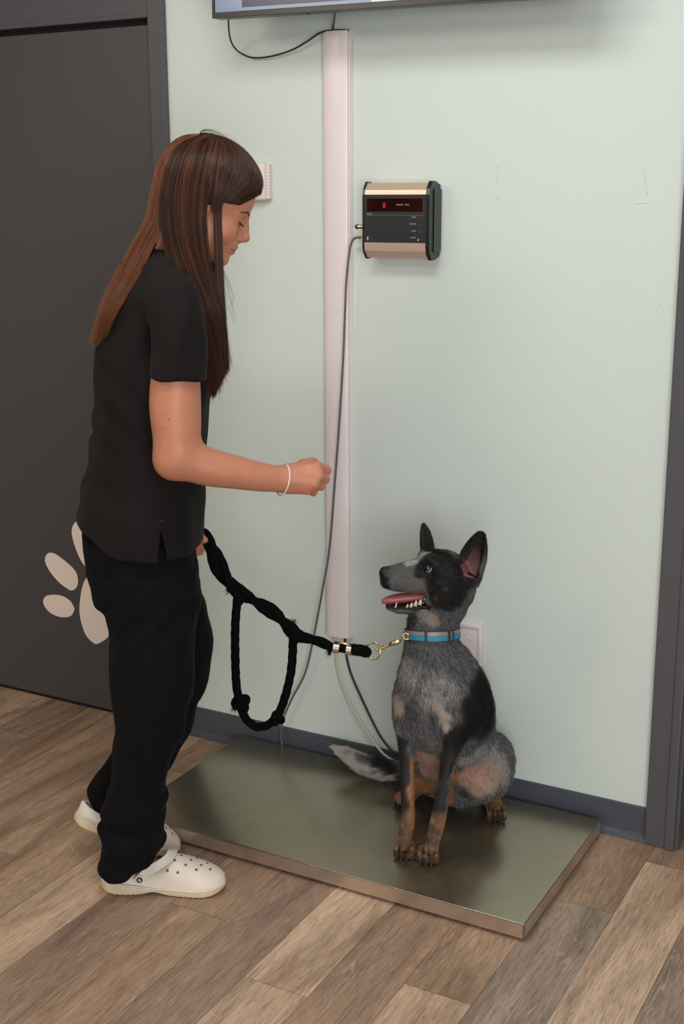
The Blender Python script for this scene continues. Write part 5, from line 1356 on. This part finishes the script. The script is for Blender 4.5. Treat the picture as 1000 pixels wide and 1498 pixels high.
bare = nose_m[Q5[:, 0]] > .35; bare |= cav[Q5[:, 0]] | lip[Q5[:, 0]]; ifl = np.zeros(len(V5), bool); ifl[ie] = True
bare |= ifl[Q5[:, 0]] & True
for s in (-1, 1): bare |= np.linalg.norm(ctr5 - e_(622.5, 825.5, s * .039), axis=1) < .0105
pk = np.zeros(len(ctr5))
for (u, v, r) in ((625, 1115, .030), (632, 1135, .024), (698, 1138, .024), (690, 1128, .014)):
    c = hit(u, v)
    if c is not None: pk = np.maximum(pk, np.exp(-((ctr5 - c) ** 2).sum(1) / r ** 2))
wgt *= (1 - .75 * pk)
for t, fv in toes: wgt *= 1 - .7 * np.exp(-((ctr5 - (t - fv * .010)) ** 2).sum(1) / .016 ** 2)
cq_ = ctr5 - (CC0 - DO); cz_ = cq_ @ CAX; incol = (np.abs(cz_) < .0125) & (np.linalg.norm(cq_, axis=1) < .1)
bare |= incol
wgt[bare] = 0
NF = 150000
fi = fr_.choice(len(Q5), NF, p=wgt / wgt.sum()); uv_ = fr_.random((NF, 2))
R0 = (A5[fi, 0] * (1 - uv_[:, :1]) + A5[fi, 1] * uv_[:, :1]) * (1 - uv_[:, 1:]) + (A5[fi, 3] * (1 - uv_[:, :1]) + A5[fi, 2] * uv_[:, :1]) * uv_[:, 1:]
NN = N5[Q5[fi, 0]]
D2 = ((R0[:, None, :] - FP[None]) ** 2).sum(2); Wf = 1 / (D2 + 4e-4) ** 2; Wf /= Wf.sum(1)[:, None]
DD = Wf @ FD; LL = Wf @ FL
DD -= NN * (DD * NN).sum(1)[:, None]; DD /= np.linalg.norm(DD, axis=1)[:, None] + 1e-9
cl = np.stack([vnoise(R0, 70, s) for s in (41, 42, 43)], 1) * .35 + fr_.normal(0, .13, (NF, 3))
DD = DD + cl; lift = np.clip(.30 + .12 * fr_.normal(size=NF), .08, .7)
DD = DD / np.linalg.norm(DD, axis=1)[:, None]
d0 = DD * (1 - lift[:, None] * .4) + NN * lift[:, None]; d0 /= np.linalg.norm(d0, axis=1)[:, None]
d1 = DD + NN * lift[:, None] * .35 + np.array([0, 0, -.12]); d1 /= np.linalg.norm(d1, axis=1)[:, None]
LL = LL * fr_.uniform(.6, 1.15, NF)
cq = R0 - (CC0 - DO); czz = cq @ CAX; near_c = (np.linalg.norm(cq, axis=1) < .11) & (czz > 0)
LL = np.where(near_c, np.minimum(LL, np.maximum(czz - .010, .002) * .9), LL)
tt = np.linspace(0, 1, 5)
PF = R0[:, None, :] - NN[:, None, :] * .0004 + (d0[:, None, :] * (tt * (1 - .5 * tt))[None, :, None] + d1[:, None, :] * (.5 * tt ** 2)[None, :, None]) * LL[:, None, None]
PF[:, :, 2] = np.maximum(PF[:, :, 2], .0006)
CC, bl = coat(R0)
inm_ = nose_m[Q5[fi, 0]]; tk = fr_.random(NF); clump_ = .5 + .5 * vnoise(R0, 110, 51)
ticked = np.clip(1 - bl * 1.6, 0, 1)
lum = CC.mean(1); isg = ticked * np.clip((.30 - lum) / .1, 0, 1) * np.clip(1 - np.abs(CC[:, 0] - CC[:, 2]) / (lum + .01) * 1.6, 0, 1)
light = (tk < (.24 + .34 * clump_)).astype(float)
mul = np.where(light > 0, fr_.uniform(1.7, 3.0, NF), fr_.uniform(.25, .70, NF))
CC = CC * (1 + (mul - 1) * isg)[:, None] * fr_.uniform(.8, 1.2, NF)[:, None]
M_FUR = bpy.data.materials.new('dog_fur'); M_FUR.use_nodes = True; nt = M_FUR.node_tree; bs = nt.nodes['Principled BSDF']
at = nt.nodes.new('ShaderNodeAttribute'); at.attribute_name = 'tint'; nt.links.new(at.outputs['Color'], bs.inputs['Base Color'])
bs.inputs['Roughness'].default_value = 0.5; bs.inputs['Specular IOR Level'].default_value = 0.12
rad_ = np.where(LL < .008, .00019, .00023)
fur = strands('fur', PF, rad_, np.clip(CC, 0, .9), M_FUR, dog, tip=.25)

# ---- eyes
M_EYE = mat('dark_brown_eye', (.010, .006, .004), .05, coat=1.0)
M_SCL = mat('eye_white', (.62, .58, .56), .15)
for s in (1, -1):
    c = e_(623.4, 826.2, s * .0302)
    b = MB(); b.sphere(c, .0098, n=28); ew = b.build('eye', M_SCL, dog, smooth=True)
    gz = LN * s * .80 + DF * .48 + np.array([0, 0, .22]); gz /= np.linalg.norm(gz)
    b = MB(); M_ = Matrix.Translation(Vector(c + gz * .0024)) @ Matrix.Diagonal((1, 1, 1, 1))
    bmesh.ops.create_uvsphere(b.bm, u_segments=28, v_segments=16, radius=.0085, matrix=M_); b.build('iris', M_EYE, ew, smooth=True)

# ---- tongue and teeth
M_TNG = mat('wet_tongue', (.40, .105, .115), .38, sss=.1, spec=.45)
TS = Solid()
TS.limb([(e_(622, 866), .0140), (e_(604, 868.5), .0160), (e_(588, 872), .0160), (e_(573, 877), .0140), (e_(563, 881), .0095)], .006)
Rt = DR
def flat(P): return np.zeros(len(P))
v_, q_ = TS.skin(.0016, 1)
qq = (v_ - e_(595, 879)) @ DR; qq[:, 2] *= .62; qq[:, 1] *= 1.0; qq[:, 2] -= .0030 * np.exp(-(qq[:, 1] / .004) ** 2)
v_ = qq @ DR.T + e_(595, 879); link('tongue', mesh_np('tongue', v_, q_), M_TNG, dog)
M_TTH = mat('ivory_teeth', (.66, .58, .44), .3)
def tooth(u, v, lat, L, r0, up=1):
    p = e_(u, v, lat); b = MB(); b.cyl(p - DU * .003 * up, p + DU * L * up - DF * .0008, r0, r0 * .32, 10); return b.build('tooth', M_TTH, dog, smooth=True)
for s in (1, -1):
    tooth(577, 885.0, s * .0155, .0125, .0028)
    for i, (u, v, L, r0) in enumerate(((593.5, 883, .0060, .0034), (599, 882, .0080, .0046), (605, 880, .0100, .0054), (611.5, 878, .0105, .0056), (617, 875.5, .0085, .0046))):
        if s > 0: tooth(u, v, s * (.0205 + .0012 * i), L, r0)
for i in range(4): tooth(568 + .6 * abs(i - 1.5), 885.5, (i - 1.5) * .0036, .004, .0019)
# claws
M_CLW = mat('dark_claw', (.012, .010, .009), .3)
for t, fv in toes:
    b = MB(); b.tube(spline([t - fv * .004 + np.array([0, 0, .003]), t + fv * .002 + np.array([0, 0, .001]), t + fv * .006 + np.array([0, 0, -.0055])], 8), [.0026, .0025, .0024, .0022, .002, .0017, .0013, .0006], 8); b.build('claw', M_CLW, dog, smooth=True)
# whiskers
wk = []
for i in range(26):
    s = 1 if i % 2 else -1; p = e_(fr_.uniform(572, 590), fr_.uniform(846, 856), s * fr_.uniform(.017, .020)); dr = LN * s * .8 - DF * .5 + np.array([0, 0, fr_.normal(0, .3)]); L = fr_.uniform(.02, .035)
    wk.append([p, p + dr * L * .5, p + dr * L + np.array([0, 0, -.004])])
strands('whiskers', np.array(wk), .00016, np.tile([.02, .02, .02], (26, 1)), M_FUR, dog)

# ================================================================== COLLAR
cc_ = CC0; cax = CAX
cu = np.cross([0, 1.0, 0], cax); cu /= np.linalg.norm(cu); cv = np.cross(cax, cu)
collar = empty('dog_collar', tuple(cc_), 0, 'blue and grey banded collar around the neck of the sitting dog', 'collar')
def ringp(a, z, gr=0.0):
    return cu * math.cos(a) * (.0645 + gr) + cv * math.sin(a) * (.0650 + gr) + cax * (z + .0015 * math.sin(2 * a))
def band(z0, z1, gr, th, name, m, a0=0, a1=2 * math.pi, n=96):
    b = MB(); cl_ = abs(a1 - a0 - 2 * math.pi) < 1e-6; rows_ = []
    for i in range(n if cl_ else n + 1):
        a = a0 + (a1 - a0) * i / n
        rows_.append([b.bm.verts.new(Vector(ringp(a, z, g))) for z, g in ((z0, gr), (z0, gr + th), (z1, gr + th), (z1, gr))])
    m_ = len(rows_)
    for i in range(m_ if cl_ else m_ - 1):
        r0, r1 = rows_[i], rows_[(i + 1) % m_]
        for k in range(4): b.bm.faces.new((r0[k], r0[(k + 1) % 4], r1[(k + 1) % 4], r1[k]))
    if not cl_: b.bm.faces.new(rows_[0]); b.bm.faces.new(rows_[-1][::-1])
    return b.build(name, m, collar)
M_CB = mat('blue_webbing', s2l(44, 126, 160), .6, bump=(900, .3, .0004)); M_CG = mat('grey_reflective_strip', s2l(128, 124, 122), .4)
M_CD = mat('dark_webbing', s2l(52, 52, 46), .6, bump=(900, .3, .0004))
band(-.0125, .0125, 0, .0022, 'webbing', M_CD)
band(-.0095, .0015, .0022, .0008, 'blue_stripe', M_CB); band(.0020, .0115, .0022, .0008, 'reflective_stripe', M_CG)
def ang(u, v):
    P = atplane(u, v, cc_ + np.array([0, -.06, 0]), np.array([0, 1.0, 0])) - cc_
    return math.atan2(P @ cv, P @ cu)
# where the slider and buckle sit: facing the camera, left and right
tc_ = (CAM_LOC - cc_); ac = math.atan2(tc_ @ cv, tc_ @ cu)
sgn = 1 if (np.dot(ringp(ac + .3, 0), CR) < np.dot(ringp(ac, 0), CR)) else -1
for off_, wd_, nm in ((.22, .045, 'slider'), (-.62, .05, 'buckle'), (-.80, .03, 'buckle')):
    a = ac + sgn * off_; band(-.0135, .0135, .0030, .0020, nm, M_CD, a - wd_, a + wd_, 6)
aL = ac + sgn * 1.02
rp = ringp(aL, -.002, .006)
b = MB(); b.tube([rp + cu * 0 + np.array(x) for x in [((CR * -math.cos(t) * .0085) + CU * math.sin(t) * .0075).tolist() for t in np.linspace(0, 2 * math.pi, 28)[:-1]]], .0013, 8, closed=True); b.build('tag_ring', M_BRS, collar, smooth=True)
RINGW = cc_ + rp

# ================================================================== LEASH
M_ROPE = mat('black_rope', (.0045, .0042, .0045), .95, bump=(420, .8, .0015), spec=.05)
hw_ = w(292, 790, .098); HAND = np.array([WO[0], WO[1], 0]) + EX * hw_[0] + EY * hw_[1] + np.array([0, 0, hw_[2]])
yh = HAND[1]; yc_ = RINGW[1]
def L_(u, v, dy=0.0):
    t = (u - 292) / (590 - 292); return aty(u, v, yh + (yc_ - yh) * min(max(t, -.1), 1.0) + dy)
leash = empty('rope_leash', tuple(L_(545, 952)), 0, 'thick black rope leash with a hanging knotted loop, clipped to the collar of the dog', 'leash')
LO_ = L_(545, 952)
lobe = lambda a, L: 1 + .045 * math.cos(3 * a)
def rope(pts, r, name, n=160, twist=75, helix=None, parent=leash):
    P = spline(pts, n); T0, N0, B0 = frames(P); Ls = np.concatenate([[0], np.cumsum(np.linalg.norm(np.diff(P, axis=0), axis=1))])
    if helix:
        amp, pitch_, ph = helix; a = 2 * math.pi * Ls / pitch_ + ph; ends = np.clip(np.minimum(Ls, Ls[-1] - Ls) / .03, 0, 1)
        P = P + (N0 * np.cos(a)[:, None] + B0 * np.sin(a)[:, None]) * (amp * ends)[:, None]
    rr = np.full(n, r) * (1 + .03 * np.array([random.uniform(-1, 1) for _ in range(n)]))
    b = MB(); b.tube(P - LO_, rr, 18, twist=twist, prof=lobe); o = b.build(name, M_ROPE, parent, smooth=True)
    # stray fibres
    k = 260; ii = np.random.default_rng(len(name) + n).integers(2, n - 2, k); fb = []
    rg = np.random.default_rng(7 + n)
    T1, N1, B1 = frames(P)
    for i in ii:
        a = rg.uniform(0, 6.28); o_ = N1[i] * math.cos(a) + B1[i] * math.sin(a); p = P[i] - LO_ + o_ * r * .9; dd = o_ * .7 + T1[i] * rg.normal(0, .8) ; L = rg.uniform(.002, .0055)
        fb.append([p, p + dd * L * .6, p + dd * L + rg.normal(0, .0008, 3)])
    strands('fibres', np.array(fb), .00028, np.tile([.012, .011, .012], (k, 1)), M_FUR, o)
    return o
main = [L_(283, 776), L_(297, 783), L_(312, 803), L_(324, 832), L_(345, 862), L_(372, 879), L_(402, 898), L_(428, 924), L_(455, 935), L_(484, 947)]
rope(main, .0100, 'rope', 200, helix=(.0082, .17, .5))
rope(main[:8] + [L_(430, 940)], .0098, 'rope_twist', 190, helix=(.0085, .17, .5 + math.pi))
rope([L_(284, 790), L_(303, 802), L_(317, 828), L_(330, 852), L_(344, 872), L_(350, 884)], .0098, 'rope_twist', 110, helix=(.008, .16, 4.0))
rope([L_(428, 920), L_(428, 950), L_(425, 985), L_(416, 1022), L_(405, 1048), L_(392, 1060), L_(375, 1063), L_(360, 1052), L_(352, 1034), L_(346, 1005), L_(344, 965), L_(344, 915), L_(347, 875)], .0105, 'loop', 220)
rope([L_(421, 917), L_(440, 929), L_(455, 935), L_(470, 941), L_(484, 946.5)], .0108, 'rope_end', 80)
def knot(u, v, R_, r, name, tilt):
    c = L_(u, v); P = []
    for t in np.linspace(0, 2 * math.pi, 64, endpoint=False):
        x = math.sin(t) + 2 * math.sin(2 * t); y = math.cos(t) - 2 * math.cos(2 * t); z = -math.sin(3 * t)
        P.append(c + (CR * (x * math.cos(tilt) - y * math.sin(tilt)) + CU * (x * math.sin(tilt) + y * math.cos(tilt))) * R_ / 3 - CF * z * R_ * .55)
    b = MB(); b.tube(np.array(P) - LO_, r, 12, closed=True); o = b.build(name, M_ROPE, leash, smooth=True)
    b = MB(); b.sphere(c - LO_, R_ * .75); b.build('knot_core', M_ROPE, o, smooth=True)
knot(353, 1029, .0175, .0088, 'knot', .4); knot(405, 1051, .0130, .0080, 'knot', 1.2)
# frayed tails at the knots and the joint
for (u, v, a) in ((345, 1035, 2.4), (403, 1056, 1.2), (427, 913, -1.2), (336, 862, 2.6), (483, 952, 2.2)):
    c = L_(u, v) - LO_; rg = np.random.default_rng(u); fb = []
    for i in range(90):
        dd = CR * math.cos(a + rg.normal(0, .5)) - CU * math.sin(a + rg.normal(0, .5)) + rg.normal(0, .2, 3); p = c + rg.normal(0, .0028, 3); L = rg.uniform(.006, .012); fb.append([p, p + dd * L * .5, p + dd * L])
    strands('frayed_end', np.array(fb), .0004, np.tile([.010, .009, .010], (90, 1)), M_FUR, leash)
# clamps, end wrap, ring, bolt snap
M_SLV = mat('silver_clamp', (.72, .62, .56), .25, 1.0); M_GOLD = mat('brass_snap', (.66, .52, .29), .22, 1.0)
def cyl_(p, q, r, name, m, r1=None, parent=leash):
    b = MB(); b.cyl(p - LO_, q - LO_, r, r1, 24); return b.build(name, m, parent, smooth=True, auto=40)
cyl_(L_(482, 946), L_(520, 952), .0098, 'rope_core', M_ROPE)
cyl_(L_(487.5, 947), L_(496, 948.5), .0128, 'clamp', M_SLV); cyl_(L_(506.5, 950), L_(516, 951.5), .0128, 'clamp', M_SLV)
a0, a1 = L_(489, 939.5), L_(516, 943.5); b = MB(); b.tube(np.array([a0, a1]) - LO_, .0035, 8); b.build('clamp_bridge', M_GOLD, leash, smooth=True)
rope([L_(514, 950), L_(524, 951), L_(533, 953), L_(537, 954)], .0140, 'end_wrap', 40)
b = MB(); b.sphere(L_(536, 954) - LO_, .0125, (1, 1, 1)); b.build('end_wrap', M_ROPE, leash, smooth=True)
rc_ = L_(545.5, 952.5); rd = -CF * .15 + CR; 
b = MB(); b.tube([rc_ - LO_ + CR * (math.cos(t) * .0188 - .002 * math.cos(2 * t)) + CU * math.sin(t) * .0195 - CF * .006 * math.cos(t) for t in np.linspace(0, 2 * math.pi, 48, endpoint=False)], .0021, 10, closed=True); b.build('ring', M_GOLD, leash, smooth=True)
b = MB(); b.sphere(L_(551, 950.5) - LO_, .0035); b.build('swivel_ball', M_GOLD, leash, smooth=True)
cyl_(L_(551, 950), L_(561, 947), .0024, 'swivel_pin', M_GOLD); cyl_(L_(557, 948), L_(562, 946), .0052, 'swivel_collar', M_GOLD, .0045)
cyl_(L_(561, 946.5), L_(571, 942.5), .0040, 'snap_shank', M_GOLD, .0036)
b = MB(); b.tube(np.array([L_(569, 943.5), L_(573, 941.5), L_(578, 939.5), L_(583, 938), L_(586, 936.5)]) - LO_, [.0036, .0062, .0066, .0048, .0030], 12); b.build('snap_body', M_GOLD, leash, smooth=True)
hk = [L_(583, 937.5), L_(587, 934), L_(589.5, 931.5), L_(591.5, 931.5)]; e1 = RINGW + (hk[-1] - RINGW) * .3
b = MB(); b.tube(spline([hk[0], hk[1], hk[2], hk[3] * .5 + e1 * .5, RINGW + CU * .006, RINGW + CU * .001 + CR * .003, L_(590, 937.5), L_(585, 939)], 40) - LO_, .0019, 10); b.build('snap_hook', M_GOLD, leash, smooth=True)
